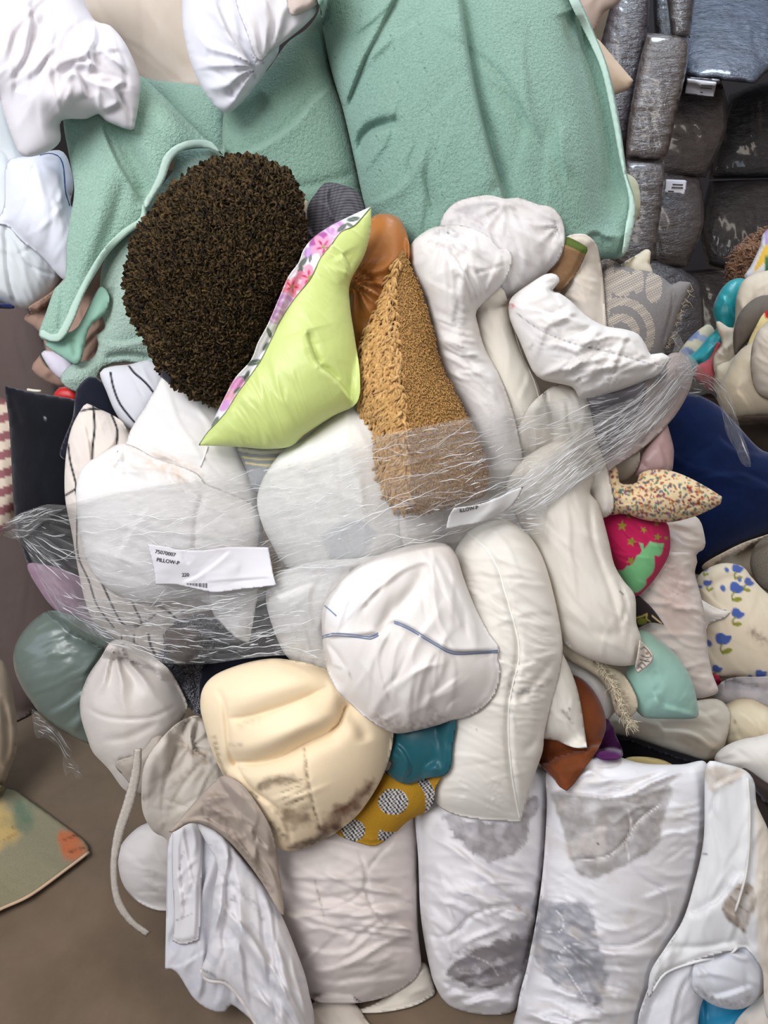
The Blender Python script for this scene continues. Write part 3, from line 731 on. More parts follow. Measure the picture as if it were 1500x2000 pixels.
# --- right green bundle
gb = body('fleece_blanket', '615,-90 625,20 645,130 670,215 692,310 712,400 740,480 800,560 1100,560 1180,512 1218,500 1230,460 1240,395 1225,340 1212,250 1190,140 1155,50 1125,-20 1105,-90', 1.64, 0.17, (140, 176, 162),
     'large mint green fleece blanket bulging at the top with a pale hem on its right', 'blanket', mat='fleece', step=3.5, prof=0.42, paint=[('dot', 640 + 230 * ((k * 37) % 97) / 97, 20 + 420 * ((k * 53) % 101) / 101, 1.3, 1.0, (70, 110, 96), k * 40) for k in range(90)],
     folds=[('s', '895,-60 900,10 910,80 930,190 955,290 980,370 1010,440', 34, 0.030), ('c', '900,0 912,90 932,190 975,360 1010,450', 14, 0.018), ('s', '800,-60 745,50 705,130 665,240', 20, 0.014), ('c', '698,318 705,275 730,248 780,236', 10, 0.030), ('f', 100, 8, 120, 16, 0.010, 20, (800, 330, 90)), ('f', -50, 5, 90, 14, .012, 10, (760, 60, 40)), ('f', 75, 6, 160, 20, .012, 6, (1060, 260, 60)),
            ('b', 830, 200, 70, 200, 0.012, 0), ('c', '1120,20 1160,160 1186,300 1190,460', 30, 0.075), ('c', '1010,40 1050,160 1080,300', 22, 0.006), ('s', '1195,470 1160,455 1130,480', 16, 0.012)])
def pale_edge(host, a, b, col):
    return ribbon('satin_hem', a, b, host, col, 1.5)
pale_edge(gb, '1085,-60 1120,20 1150,80 1175,140 1195,230 1210,310 1228,390 1222,440 1214,500', '1108,-60 1148,40 1185,130 1210,250 1223,340 1240,395 1238,440 1225,490 1216,500', (186, 214, 204))

# --- upper left white pillow, in front of the blanket
body('pillow', '-90,-90 150,-90 165,0 185,40 215,50 245,85 270,140 275,165 270,210 261,255* 240,250 205,235 192,222 170,232 120,236 118,275 90,298 45,305 25,270 5,215 -10,180 -90,170', 1.58, 0.10, (224, 220, 226), 'large white crumpled pillow at the top left, over the green blanket', 'pillow',
     folds=[('s', '185,40 188,75 170,110', 12, 0.012), ('s', '250,160 225,175 235,200 195,222', 10, 0.012), ('s', '120,150 150,140 170,190', 16, 0.014), ('c', '90,30 60,90 40,180', 12, 0.010), ('f', 105, 22, 90, 12, 0.007, 22, (80, 120, 90)), ('c', '230,180 250,215 258,248', 5, 0.006),
            ('f', 40, 26, 50, 8, 0.006, 45, (215, 140, 50)), ('b', 110, 190, 40, 25, 0.012)])

# --- middle left: black velvet, stripes and grids
bk = body('velvet_cushion', '8,753* 60,765 100,772 145,780 170,795 160,860 170,940 175,1040 190,1140 158,1135 120,1130 66,1115 44,1075 28,1000 22,900 18,830', 1.62, 0.05, (17, 18, 24), 'black velvet cushion at the left, its lower end under the plastic film', 'cushion', mat='velvet',
     grad=(-0.02, 0), paint=[('line', '88,815 89,818 86,819', 0.9, (150, 150, 150))], w=(85, 50, 0.003), folds=[('c', '14,765 25,790 40,830', 6, 0.004)])
piping('sewn_label', '54,761 66,763 80,764', bk, 0.003, (210, 205, 190), lift=-0.001)
body('pillow', '56,1100 158,1128 185,1180 230,1258 170,1243 120,1203 82,1160', 1.62, 0.05, (150, 122, 140), 'dusty mauve pillow under the plastic film, below the black velvet cushion', 'pillow', w=(40, 18, 0.002))
body('cushion', '120,895 118,878 128,850 142,815 145,790 150,760 175,735 200,745 215,770 240,840 200,880 150,900', 1.58, 0.03, (26, 28, 40), 'black cushion wedged behind the grid print cushions', 'cushion', mat='velvet')
g1 = body('printed_cushion', '195,728 215,716 250,712 300,705 345,745 320,800 280,840 250,838 225,805 208,765', 1.55, 0.05, (214, 214, 220), 'white cushion with long black lines, just under the brown curly pillow', 'cushion', step=2.5,
     paint=[('line', '216,728 221,755 235,790 262,824', 2.2, (28, 28, 44)), ('line', '252,715 262,728 285,748 303,771', 2.2, (28, 28, 44))], w=(50, 22, 0.002))
BLK = (30, 26, 30)
g2 = body('printed_cushion', '158,800 170,788 190,797 215,808 240,824 250,842 300,900 380,1000 430,1150 400,1240 345,1270 328,1302* 295,1298 255,1280 215,1255 185,1218 165,1170 150,1100 140,1040 128,980 126,930 130,880 140,835', 1.53, 0.075, (222, 212, 204),
     'cream cushion with a wonky black grid print, running down under the film', 'cushion', step=2.5, w=(70, 24, 0.003), folds=[('s', '166,830 175,870 178,905', 10, 0.007), ('s', '230,840 222,870 190,895', 12, 0.004)],
     paint=[('line', '182,793 185,835 181,870 180,899', 2.3, BLK), ('line', '216,806 229,840 227,872', 2.0, BLK), ('line', '158,803 175,799 203,799', 2.0, BLK), ('line', '133,868 137,900 146,936 149,952 140,960 127,968', 2.0, BLK),
            ('line', '147,956 153,990 150,1030 153,1087 173,1133 190,1183 222,1225', 1.6, BLK), ('line', '185,1080 195,1127 217,1178 233,1210 247,1223 270,1220 287,1213 304,1200', 2.0, BLK), ('line', '250,1150 262,1185 277,1217 262,1225', 2.0, BLK),
            ('line', '237,1240 238,1252', 1.6, BLK), ('line', '262,1240 262,1258 276,1284', 1.8, BLK), ('line', '290,1240 294,1260 313,1298', 2.6, BLK), ('line', '320,1240 325,1262', 2, BLK), ('poly', '306,1285 320,1272 332,1278 328,1303', (126, 104, 84), 5),
            ('line', '303,1180 330,1195 345,1210', 2.4, BLK)])
up = body('pillow', '318,735 330,742 365,760 425,785 455,800 470,860 492,915 505,960 505,1080 380,1090 240,1000 210,900 243,868 255,840 280,800 300,765', 1.50, 0.075, (232, 228, 226), 'bright white pillow leaning under the brown curly pillow and the lime cushion', 'pillow',
     w=(30, 26, 0.003), folds=[('s', '265,865 310,880 360,905 400,925', 14, 0.006), ('c', '300,900 340,905 390,930', 8, 0.006)], paint=[('dirt', '300,885 340,900 385,925', 10, (205, 180, 155), 0.5)])
piping('zip_strip', '406,872 398,895 391,912', up, 0.0016, (235, 232, 230), lift=0.001)
b = body('pillow', '148,960 160,915 195,888 235,866 262,872 300,893 345,908 385,925 402,945 440,960 505,1000 500,1100 495,1180 490,1250 470,1250 440,1215 415,1190 380,1170 300,1180 225,1160 175,1110 155,1040', 1.45, 0.065, (230, 227, 226),
     'white pillow in a folded zip cover under the film, behind the big paper label', 'pillow', w=(20, 24, 0.003),
     folds=[('s', '215,890 222,912 260,915 310,918 350,930 372,945', 14, 0.010), ('c', '215,893 235,880 248,892 240,905', 4, 0.006), ('g', 235, 890, 9, 8, 40, 0.004), ('n', 25, 10, 0.003, 3, (330, 925, 50)), ('c', '400,960 385,1010 380,1100', 6, 0.008), ('s', '225,1090 260,1030 290,990', 10, 0.006)],
     paint=[('dirt', '290,905 330,915 355,935', 12, (210, 178, 150), 0.6)])

# --- striped cushion bit and left lower group
body('striped_cushion', '455,860 480,866 570,868 600,860 560,900 545,960 500,960 480,915', 1.47, 0.03, (150, 152, 156), 'grey cushion with cream stripes seen just under the lime cushion', 'cushion', step=2.5,
     paint=[('line', '468,878 510,884 570,880', 3.5, (222, 214, 196)), ('line', '474,893 510,897 560,895', 1.6, (226, 210, 150)), ('line', '480,904 520,909 560,904', 1.6, (226, 210, 150)), ('line', '470,872 520,876 570,872', 1.3, (190, 150, 60))])
body('satin_pillow', '104,1192 75,1203 45,1233 27,1270 29,1310 45,1347 62,1372 78,1394 115,1424 178,1454 200,1440 190,1400 215,1300 230,1262 205,1235 165,1210', 1.68, 0.08, (100, 112, 106), 'sage green satin pillow at the left, below the film', 'pillow', mat='shiny satin',
     w=(150, 22, 0.006), folds=[('s', '90,1395 130,1375 165,1345', 12, 0.006), ('c', '130,1240 165,1250 200,1262', 8, 0.006)])
sb = body('sherpa_blanket', '318,1292 330,1240 345,1215 385,1205 440,1215 435,1270 410,1300 402,1350 398,1392 380,1390 362,1365 352,1340 330,1320', 1.60, 0.03, (140, 140, 150), 'grey teddy sherpa blanket edge between the white round bundle and the black cloth', 'blanket', mat='short pile',
     folds=[('c', '352,1280 358,1310 356,1340', 7, 0.012), ('c', '385,1270 380,1330 392,1370', 6, 0.012), ('c', '335,1270 338,1300', 5, 0.008)])
curls(sb, 'teddy_pile', 2200, (150, 150, 160), 0.0042, (120, 120, 130), seed=8, mat='shag')
body('dark_cushion', '325,1230 380,1225 395,1250 385,1285 350,1300 328,1280', 1.575, 0.012, (84, 70, 66), 'brown-grey cushion patch under the film next to the grid cushion', 'cushion')
body('black_cloth', '398,1352 392,1392 388,1340 400,1290 418,1258 430,1230 480,1200 520,1150 560,1200 600,1260 640,1300 560,1330 460,1340 420,1345', 1.55, 0.03, (24, 26, 38), 'black cloth behind the top of the cream foam cushion', 'cloth', mat='velvet')
body('white_cloth', '410,1120 470,1110 505,1140 500,1180 492,1230 486,1257* 462,1246 436,1222 414,1194', 1.46, 0.03, (218, 216, 216), 'small white pillow corner pointing down under the film, below the paper label', 'pillow', w=(110, 12, 0.003))
rb = body('pillow', '218,1252 196,1285 172,1320 157,1362 158,1400 170,1440 182,1470 212,1502 240,1540 262,1550 300,1530 330,1490 345,1430 366,1385 364,1368 345,1330 328,1305 290,1275 252,1252', 1.60, 0.09, (204, 196, 190), 'white pillow tied like a round bundle, hanging left of the cream foam cushion', 'pillow', mat='satin',
     folds=[('g', 228, 1256, 13, 16, 110, 0.011), ('c', '160,1375 200,1398 250,1405 300,1400 345,1378', 4, 0.004), ('c', '200,1445 250,1440 310,1410', 8, 0.004), ('n', 150, 16, 0.004, 4, (230, 1500, 60)), ('c', '235,1480 245,1490 260,1478', 5, 0.010)])
body('pillow', '225,1490 275,1470 300,1440 320,1440 320,1560 270,1550 245,1520', 1.64, 0.03, (176, 166, 156), 'grey-beige cloth bit directly under the round bundle', 'pillow', w=(100, 12, 0.004))  # one even grey-beige dye
# --- bottom left
body('pillow', '230,1680 234,1655 255,1628 285,1608 340,1600 380,1640 380,1760 335,1778 300,1776 262,1756 238,1722', 1.72, 0.07, (206, 200, 198), 'round white pillow end near the floor, just right of the hanging strap', 'pillow', w=(20, 26, 0.004), folds=[('n', 10, 14, 0.004, 3, (300, 1720, 50))])
body('pillow', '388,1398 350,1410 320,1437 295,1468 280,1500 276,1550 280,1590 300,1625 325,1640 335,1700 420,1690 470,1600 460,1500 420,1430', 1.60, 0.08, (204, 196, 186), 'stained beige pillow with crossing creases, left of the cream foam cushion', 'pillow',
     w=(110, 18, 0.004), folds=[('s', '388,1400 375,1440 385,1470 410,1480', 8, 0.012), ('c', '350,1450 330,1500 318,1560 322,1620', 4, 0.007), ('c', '410,1470 360,1530 325,1590', 3, 0.005), ('c', '318,1560 370,1580', 3, 0.004), ('g', 372, 1455, 8, 8, 50, 0.006)],
     paint=[('dirt', '355,1452 380,1470 400,1480', 9, (150, 125, 100), 0.8), ('dirt', '340,1530 380,1500 400,1490', 9, (150, 132, 112), 0.6), ('grime', (188, 178, 164), 30, 0.1, .5)])
st = body('strap', '262,1462* 277,1462* 275,1510 262,1570 242,1630 230,1690 236,1750 262,1795 295,1820* 285,1830* 252,1805 224,1765 215,1700 222,1630 240,1570 256,1510', 1.50, 0.004, (196, 188, 178), 'long off-white webbing strap hanging down to the floor from the round bundle', 'strap', flat=True, mat='woven', step=3, grad=(0, 0.03))
# --- lower row of bundled quilts
body('pillow', '690,1975 740,1955 790,1900 830,1880 850,1935 846,1945 805,1966 740,1978', 1.535, 0.03, (212, 204, 192), 'white cloth end touching the floor between the two left quilt rolls', 'pillow', w=(160, 14, 0.004))
body('pillow', '585,2080 590,2010 606,1965 640,1945 690,1958 715,1990 728,2010 735,2080', 1.50, 0.04, (206, 196, 186), 'white pillow end on the floor at the bottom edge, below the left quilt roll', 'pillow', w=(30, 14, 0.004))
QG = (214, 204, 200)
QL = 'big white quilt rolls in the bottom row'
body('quilt_roll', '505,1600 600,1560 740,1540 822,1540 818,1640 815,1740 818,1830 822,1890 800,1922 745,1950 670,1961 610,1952 585,1905 570,1845 545,1785 522,1700', 1.53, 0.12, QG, 'leftmost white quilt roll of the bottom row, bulging and unstained', 'quilt', QL,
     prof=0.42, w=(6, 22, 0.002), folds=[('f', 8, 34, 90, 9, 0.009, 10, (770, 1800, 75)), ('f', 14, 22, 120, 12, 0.006, 12, (620, 1760, 110)), ('f', -18, 14, 90, 10, 0.006, 12, (720, 1900, 70)), ('c', '700,1660 715,1710 700,1750 640,1778 580,1775', 3, 0.006), ('c', '715,1705 722,1760 750,1800 790,1812', 3, 0.006), ('s', '520,1750 580,1830 640,1860 760,1850', 12, 0.003), ('c', '600,1905 680,1915 780,1880', 7, 0.006), ('c', '770,1640 740,1670 715,1705', 3, 0.005)],
     paint=[('dirt', '615,1720 625,1760 635,1800', 2, (120, 112, 110), .6), ('grime', (196, 188, 184), 50, 0.15, .5), ('dot', 726, 1884, 1.5, 1.5, (60, 55, 50)), ('dot', 714, 1918, 1.5, 1.5, (60, 55, 50))])
GY = (138, 132, 135)
body('quilt_roll', '812,1560 850,1520 960,1500 1070,1500 1070,1570 1064,1680 1050,1765 1040,1860 1020,1930 1006,1974 945,1982 880,1966 852,1930 838,1885 822,1790 817,1680', 1.52, 0.12, (220, 217, 220), 'middle white quilt roll of the bottom row, with a dark damp patch near its foot', 'quilt', QL,
     prof=0.42, w=(25, 20, 0.002), folds=[('f', 22, 30, 90, 9, 0.008, 10, (970, 1740, 70)), ('f', 60, 18, 80, 9, 0.006, 14, (860, 1800, 60)), ('f', -14, 26, 90, 8, 0.009, 12, (930, 1930, 60)), ('f', 2, 14, 60, 8, .009, 12, (1020, 1800, 40)), ('c', '825,1820 860,1832 890,1820 920,1790 970,1772 1040,1762', 4, 0.008), ('c', '897,1845 896,1820 910,1800', 3, 0.005), ('s', '840,1900 900,1940 1000,1945', 10, 0.008), ('c', '1063,1640 1055,1760 1040,1850', 6, 0.01)],
     paint=[('stain', '862,1585 900,1600 960,1606 1012,1600 1030,1555 1050,1562 1048,1590 1032,1602 1034,1622 1022,1650 992,1674 958,1686 912,1655 880,1622', GY, 6, 0.95, 9),
            ('poly', '870,1898 905,1868 940,1852 985,1835 1034,1824 1030,1870 1008,1912 975,1924 930,1928 895,1918', (112, 105, 108), 5, 0.92, 7), ('line', '905,1862 935,1872 960,1885 972,1905', 1.2, (176, 170, 172)), ('dirt', '880,1870 900,1858 930,1855', 6, (120, 110, 108), .7), ('dirt', '1010,1770 1030,1790 1030,1820', 8, (160, 140, 125), .7), ('grime', (196, 192, 198), 40, 0.2, .5)])
qr = body('quilt_roll', '1066,1512 1080,1490 1120,1475 1180,1470 1250,1490 1330,1493 1378,1488 1382,1540 1376,1640 1356,1740 1334,1800 1300,1890 1260,1980 1230,2090 1005,2090 1012,1960 1030,1885 1050,1780 1062,1680 1068,1570', 1.49, 0.13, (222, 220, 224), 'widest white quilt roll, rightmost of its row, a huge grey stain on its upper half', 'quilt', QL,
     prof=0.40, w=(10, 26, 0.002), folds=[('f', -14, 22, 110, 9, 0.008, 8, (1200, 1515, 70)), ('f', 30, 26, 90, 8, 0.008, 12, (1100, 1860, 70)), ('f', 3, 24, 120, 12, 0.005, 8, (1220, 1850, 90)), ('f', -20, 16, 50, 7, .007, 12, (1350, 1640, 70)), ('f', 12, 22, 120, 9, 0.009, 8, (1120, 1985, 60)), ('s', '1075,1542 1150,1552 1220,1552 1270,1525 1340,1500', 14, 0.012), ('s', '1140,1500 1200,1520 1270,1505 1330,1497', 10, 0.008), ('n', 165, 11, 0.007, 6, (1230, 1515, 70)), ('n', 25, 13, 0.008, 5, (1070, 1780, 90)),
     ('n', -15, 14, 0.008, 3, (1365, 1620, 60)), ('c', '1225,1580 1232,1620 1215,1650 1180,1675 1110,1682', 3, 0.006), ('c', '1290,1570 1250,1600 1225,1640 1228,1680', 3, 0.006), ('c', '1228,1685 1260,1720 1295,1740 1303,1790 1280,1820 1220,1848 1100,1843', 3.5, 0.007),
     ('c', '1060,1815 1090,1820 1100,1800 1088,1780', 3, 0.006), ('c', '1100,1845 1090,1865 1110,1900 1150,1960', 3.5, 0.006), ('n', 12, 14, 0.010, 6, (1130, 1980, 100))],
     paint=[('stain', '1078,1552 1120,1548 1180,1558 1250,1552 1310,1534 1304,1575 1290,1620 1284,1650 1245,1678 1195,1702 1160,1718 1128,1702 1112,1672 1100,1620', (146, 140, 138), 7, 0.95, 4),
            ('stain', '1056,1755 1080,1765 1130,1762 1158,1780 1162,1815 1176,1860 1186,1900 1180,1940 1176,1965 1140,1955 1090,1925 1050,1880 1040,1840', (140, 140, 148), 8, 0.9, 6), ('grime', (206, 198, 192), 60, 0.2, .5), ('line', '1227,1582 1233,1620 1214,1652 1180,1675 1110,1683', 1.1, (212, 206, 204)), ('line', '1290,1572 1250,1602 1226,1642 1229,1680', 1.1, (212, 206, 204)), ('line', '1060,1817 1090,1822 1102,1800 1088,1780', 1.1, (214, 212, 216)), ('line', '1250,1846 1150,1842 1110,1848 1092,1868 1110,1900 1150,1960', 1.1, (214, 212, 216)), ('dot', 1168, 1648, 2.5, 2, (80, 70, 70))])
# --- right lower
body('teal_cushion', '1345,2090 1346,1990 1350,1930 1420,1930 1470,1960 1450,2000 1430,2030 1430,2090', 1.52, 0.04, (14, 120, 158), 'teal blue cushion at the bottom right edge of the photo under the white sheet', 'cushion', mat='satin', folds=[('c', '1374,1950 1374,2050', 4, 0.006)])
body('pillow', '1428,2090 1430,2010 1470,1960 1560,1900 1560,2090', 1.50, 0.05, (206, 196, 186), 'white pillow at the very bottom right corner', 'pillow')
body('pillow', '1250,2090 1245,2000 1262,1940 1290,1880 1340,1840 1400,1850 1410,1900 1370,1960 1345,2090', 1.46, 0.05, (218, 218, 224), 'smooth white pillow between the widest quilt roll and the teal cushion at the bottom', 'pillow', w=(120, 22, 0.004), folds=[('s', '1345,1900 1320,1960 1300,2060', 16, 0.008)])
body('pillow', '1352,1930 1355,1885 1380,1860 1430,1820 1490,1830 1500,1890 1492,1930 1470,1960 1440,1972 1400,1966 1372,1950', 1.44, 0.04, (214, 216, 224), 'gathered white cover bulging over the teal cushion at bottom right', 'pillow', folds=[('f', 25, 16, 70, 8, 0.008, 25), ('c', '1370,1880 1420,1850 1460,1860', 10, .01), ('s', '1355,1930 1400,1945 1470,1925', 8, 0.008)],
     paint=[('dirt', '1358,1930 1390,1950 1440,1962 1465,1945', 7, (120, 112, 108), .7)])
sh = body('draped_sheet', '1380,1492 1420,1493 1458,1506 1474,1530 1478,1570 1500,1620 1530,1720 1560,1850 1560,1960 1500,1990 1490,1900 1480,1880 1455,1850 1440,1855 1380,1870 1330,1890 1290,1910 1268,1950 1270,1900 1300,1850 1332,1800 1352,1740 1374,1640', 1.42, 0.035, (220, 220, 222),
     'white stained sheet draped over the right side of the bottom row', 'sheet', w=(100, 30, 0.005), soft=20,
     folds=[('s', '1465,1512 1468,1600 1460,1720 1438,1790 1440,1830', 10, 0.012), ('s', '1390,1540 1410,1528 1445,1512 1462,1508', 6, 0.008), ('c', '1400,1545 1390,1580 1375,1605', 4, 0.006), ('s', '1340,1790 1400,1760 1445,1700', 18, 0.008), ('c', '1335,1785 1380,1775 1430,1730', 10, 0.006), ('c', '1300,1850 1370,1850 1440,1840', 6, 0.006), ('n', 100, 14, 0.006, 6, (1510, 1700, 60)),
            ('s', '1410,1770 1440,1790 1455,1830 1480,1880', 8, 0.009)],
     paint=[('stain', '1380,1500 1430,1497 1455,1508 1430,1530 1405,1535 1392,1548 1380,1530', (188, 176, 164), 8, .9, 3), ('stain', '1412,1772 1440,1728 1465,1725 1478,1760 1460,1800 1455,1822 1430,1805', (158, 144, 132), 5, .95, 4), ('dirt', '1425,1750 1445,1770 1460,1780', 2, (70, 60, 55), .8), ('dirt', '1440,1735 1460,1745', 2, (70, 60, 55), .8),
            ('dirt', '1412,1775 1430,1800 1455,1820', 3, (80, 70, 62), .8), ('dirt', '1352,1710 1358,1708', 2, (50, 50, 50), .9), ('dirt', '1372,1667 1380,1669', 2, (90, 90, 90), .9), ('poly', '1480,1570 1530,1700 1560,1850 1560,1960 1500,1990 1478,1800 1478,1650', (206, 192, 174), 14, .8)])
piping('stitched_hem', '1460,1520 1464,1600 1458,1700 1436,1780', sh, 0.0022, (214, 210, 206), lift=0.0)
piping('stitched_hem', '1275,1935 1300,1900 1360,1878 1420,1866 1440,1850', sh, 0.0025, (226, 226, 228), lift=0.0)

# --- middle right, back to front
wp = body('pillow', '1230,1020 1308,1010 1340,1006 1358,1008 1370,1022 1378,1060 1373,1074 1360,1082 1362,1098 1357,1117 1369,1165 1376,1200 1380,1240 1384,1280 1392,1318 1402,1342 1402,1352 1393,1358 1361,1364 1330,1350 1290,1300 1240,1250 1225,1160', 1.66, 0.07, (216, 204, 196), 'long stained white pillow between the pink cushion and the tulip print pillow', 'pillow',
     w=(10, 18, 0.006), folds=[('s', '1308,1040 1335,1060 1375,1066', 8, 0.010), ('s', '1305,1080 1335,1078 1362,1082', 8, 0.010), ('c', '1384,1345 1396,1330', 4, 0.004), ('n', 5, 12, 0.006, 3, (1320, 1130, 60))],
     paint=[('stain', '1300,1095 1330,1110 1350,1160 1340,1230 1310,1240 1290,1180', (190, 160, 150), 20, .6, 6), ('dirt', '1372,1170 1378,1220 1384,1270', 5, (140, 115, 95), .6)])
body('black_cushion', '1236,1160 1260,1174 1279,1194 1297,1220* 1270,1216 1240,1224', 1.58, 0.012, (38, 30, 32), 'small black cushion corner with a yellow line, under the pink cushion', 'cushion', step=2, paint=[('line', '1242,1207 1256,1203 1264,1199 1262,1208 1270,1214', 1.3, (180, 160, 80)), ('line', '1274,1203 1292,1218', 1.4, (210, 190, 140)), ('poly', '1245,1210 1258,1207 1264,1218 1248,1220', (110, 112, 40), 2)])
STAR = lambda x, y, r, q=0: ('poly', ' '.join('%g,%g*' % (x + (r if k % 2 == 0 else r * .42) * math.sin(math.pi * k / 5 + q), y - (r if k % 2 == 0 else r * .42) * math.cos(math.pi * k / 5 + q)) for k in range(10)), (140, 140, 40), 1)
body('printed_cushion', '1175,1000 1220,1000 1260,1012 1300,1018 1309,1050 1306,1085 1283,1125 1262,1150 1241,1166 1225,1150 1200,1110 1170,1050', 1.57, 0.05, (184, 26, 82), 'crimson pink cushion printed with olive stars and a light green animal shape', 'cushion', step=2,
     w=(30, 16, 0.003), folds=[('c', '1235,1015 1260,1040 1270,1060', 4, 0.004)], paint=[STAR(1215, 1027, 11, .1), STAR(1257, 1035, 7, .5), STAR(1233, 1058, 10, .3), STAR(1284, 1049, 8, .2), STAR(1232, 1095, 9, .6), STAR(1301, 1051, 5), STAR(1282, 1023, 6), STAR(1228, 1008, 6),
     ('poly', '1248,1060* 1256,1062 1258,1072 1270,1057* 1280,1060 1297,1061* 1293,1080 1286,1087 1278,1085 1279,1105 1274,1120 1262,1132 1262,1142 1250,1154 1239,1158 1226,1146 1215,1130 1204,1112* 1216,1114 1225,1104* 1230,1105 1238,1098 1243,1086 1250,1082 1253,1074', (120, 188, 130), 1.2)])
body('mauve_cushion', '1225,930 1245,900 1265,860 1290,830 1300,820 1315,870 1316,890 1310,925 1280,930', 1.60, 0.03, (168, 138, 138), 'dusty mauve satin cushion corner between the floral cushion and the navy velvet', 'cushion', mat='satin', folds=[('s', '1286,870 1296,890 1300,918', 7, 0.008), ('c', '1250,900 1262,915', 5, 0.004)])
body('striped_cloth', '1180,900 1240,870 1250,900 1235,930 1210,945 1185,940', 1.585, 0.015, (150, 140, 130), 'grey-brown ribbed cloth under the film just above the floral cushion', 'cloth', folds=[('n', 165, 4, 0.002, 8)])
dc = np.random.RandomState(5)
ditsy = []
for k in range(900):
    x, y = 1160 + dc.rand() * 255, 908 + dc.rand() * 115
    c = [(140, 40, 32), (150, 60, 36), (120, 32, 40), (48, 120, 104), (56, 92, 96), (110, 84, 130), (190, 120, 60)][dc.randint(7)]
    ditsy.append(('dot', x, y, 1.4 + 2.6 * dc.rand(), 1.1 + 1.6 * dc.rand(), c, dc.rand() * 180, 0.9))
def ditsy_fn(X, Y, C):
    for op in ditsy:
        _, cx, cy, rx, ry, col, rot, stg = op
        m = (np.abs(X - cx) < 6) & (np.abs(Y - cy) < 6)
        ro = math.radians(rot); u = (X[m] - cx) * math.cos(ro) + (Y[m] - cy) * math.sin(ro); v = -(X[m] - cx) * math.sin(ro) + (Y[m] - cy) * math.cos(ro)
        a = np.clip((1 - np.hypot(u / rx, v / ry)) * 2 + .5, 0, 1)[:, None] * stg
        C[m] = C[m] * (1 - a) + lin(col) * a
    return C
body('floral_cushion', '1186,912 1205,912 1210,942 1226,946 1244,942 1248,927 1268,918 1303,918 1340,930 1380,951 1410,970* 1407,984 1380,999 1353,1010 1308,1020 1260,1016 1220,1004 1180,1004 1164,970 1163,930', 1.53, 0.055, (220, 198, 158), 'cream cushion covered in tiny red and teal flowers, knotted, pointing right', 'cushion', step=2,
     paint=[('fn', ditsy_fn)], folds=[('s', '1188,915 1195,945 1215,975', 8, 0.010), ('s', '1246,930 1240,955 1215,960', 8, 0.008), ('c', '1210,942 1225,960 1280,962', 6, 0.006)], w=(15, 14, 0.003))
body('pillow', '1190,800 1240,760 1270,735 1310,690 1345,700 1352,745 1320,810 1262,870 1200,912 1150,950 1140,900', 1.60, 0.03, (186, 170, 166), 'pale mauve-beige pillow squeezed under the gathered end of the film at right', 'pillow', w=(140, 14, 0.004))
body('grey_cushion', '1110,800 1140,765 1200,760 1250,740 1262,770 1230,830 1190,880 1140,900 1115,870', 1.59, 0.03, (98, 94, 102), 'dark grey cushion squeezed under the film right of the white pillows', 'cushion', w=(150, 20, 0.003), mat='woven')
# --- upper right cluster
body('pillow', '1205,525 1225,508 1245,497 1262,486 1271,492 1269,515 1275,540 1230,545', 1.66, 0.02, (214, 206, 186), 'small cream pillow corner above the grey patterned cushion', 'pillow', w=(100, 7, 0.003), folds=[('c', '1255,492 1262,505 1256,520', 4, 0.004)])
def petals(X, Y, C):
    s = ((X * 0.45 + Y * 0.9) / 4.3) % 1.0 > 0.52
    m = (((X - 1215) / 22) ** 2 + ((Y - 553) / 27) ** 2 < 1) | (((X - 1245) / 13) ** 2 + ((Y - 548) / 26) ** 2 < 1) | (((X - 1277) / 17) ** 2 + ((Y - 560) / 32) ** 2 < 1) | ((X < 1200) & (Y < 640) & (np.sin(X / 4 + Y / 30) > -0.6))
    r = np.hypot(X - 1213, (Y - 650) * 0.95); m |= ((r > 50) & (r < 66) & (Y < 690)) | ((r > 20) & (r < 36) & (Y < 660))
    return np.where((m & s)[..., None], lin((196, 184, 168)), C)
gc = body('patterned_cushion', '1172,512 1190,506 1212,517 1239,525 1271,531 1297,544 1312,556 1327,549 1351,552* 1345,571 1332,603 1321,635 1308,672 1297,689 1298,740 1230,720 1150,690 1160,600', 1.62, 0.06, (128, 124, 124), 'grey woven cushion with pale hatched petals and a frayed right seam', 'cushion', mat='woven', step=2,
     paint=[('fn', petals)], folds=[('c', '1314,560 1312,600 1300,650 1292,688', 3, 0.005), ('s', '1312,556 1318,575 1300,660', 8, 0.004)])
rs = np.random.RandomState(2); th = []
for k in range(46):
    t = rs.rand(); x = 1350 - 52 * t + rs.randn() * 1.5; y = 555 + 130 * t; L = 4 + 8 * rs.rand() + (14 if rs.rand() < .1 else 0); an = rs.randn() * .8 - 0.1
    q = np.linspace(0, 1, 5); px = x + L * q * math.cos(an); py = y + L * q * math.sin(an) + 2 * np.sin(q * 5 + k)
    th.append(world(px, py, np.full(5, 1.60) - 0.008 * q))
strands('frayed_threads', th, (170, 150, 120), 'shag', gc, 0.0007)['label'] = 'frayed beige threads along the seam'
body('pillow', '1095,500 1102,465 1133,456 1153,463 1167,483 1177,537 1182,600 1183,650 1150,660 1100,600', 1.60, 0.06, (216, 206, 194), 'white pillow standing left of the grey patterned cushion, behind the crumpled one', 'pillow', w=(40, 16, 0.005), folds=[('n', 30, 14, 0.005, 4, (1140, 560, 50))])
tan = body('box_cushion', '1066,520 1085,490 1097,466 1110,463 1147,483 1144,497 1130,527 1112,552 1093,569 1070,560', 1.56, 0.035, (150, 116, 84), 'tan box cushion corner with a green knitted edge', 'cushion', mat='woven', step=2.5, paint=[('poly', '1100,462 1115,462 1150,482 1145,497 1120,485 1097,474', (86, 104, 44), 2)],
     folds=[('s', '1097,476 1120,486 1144,498', 5, 0.005)])
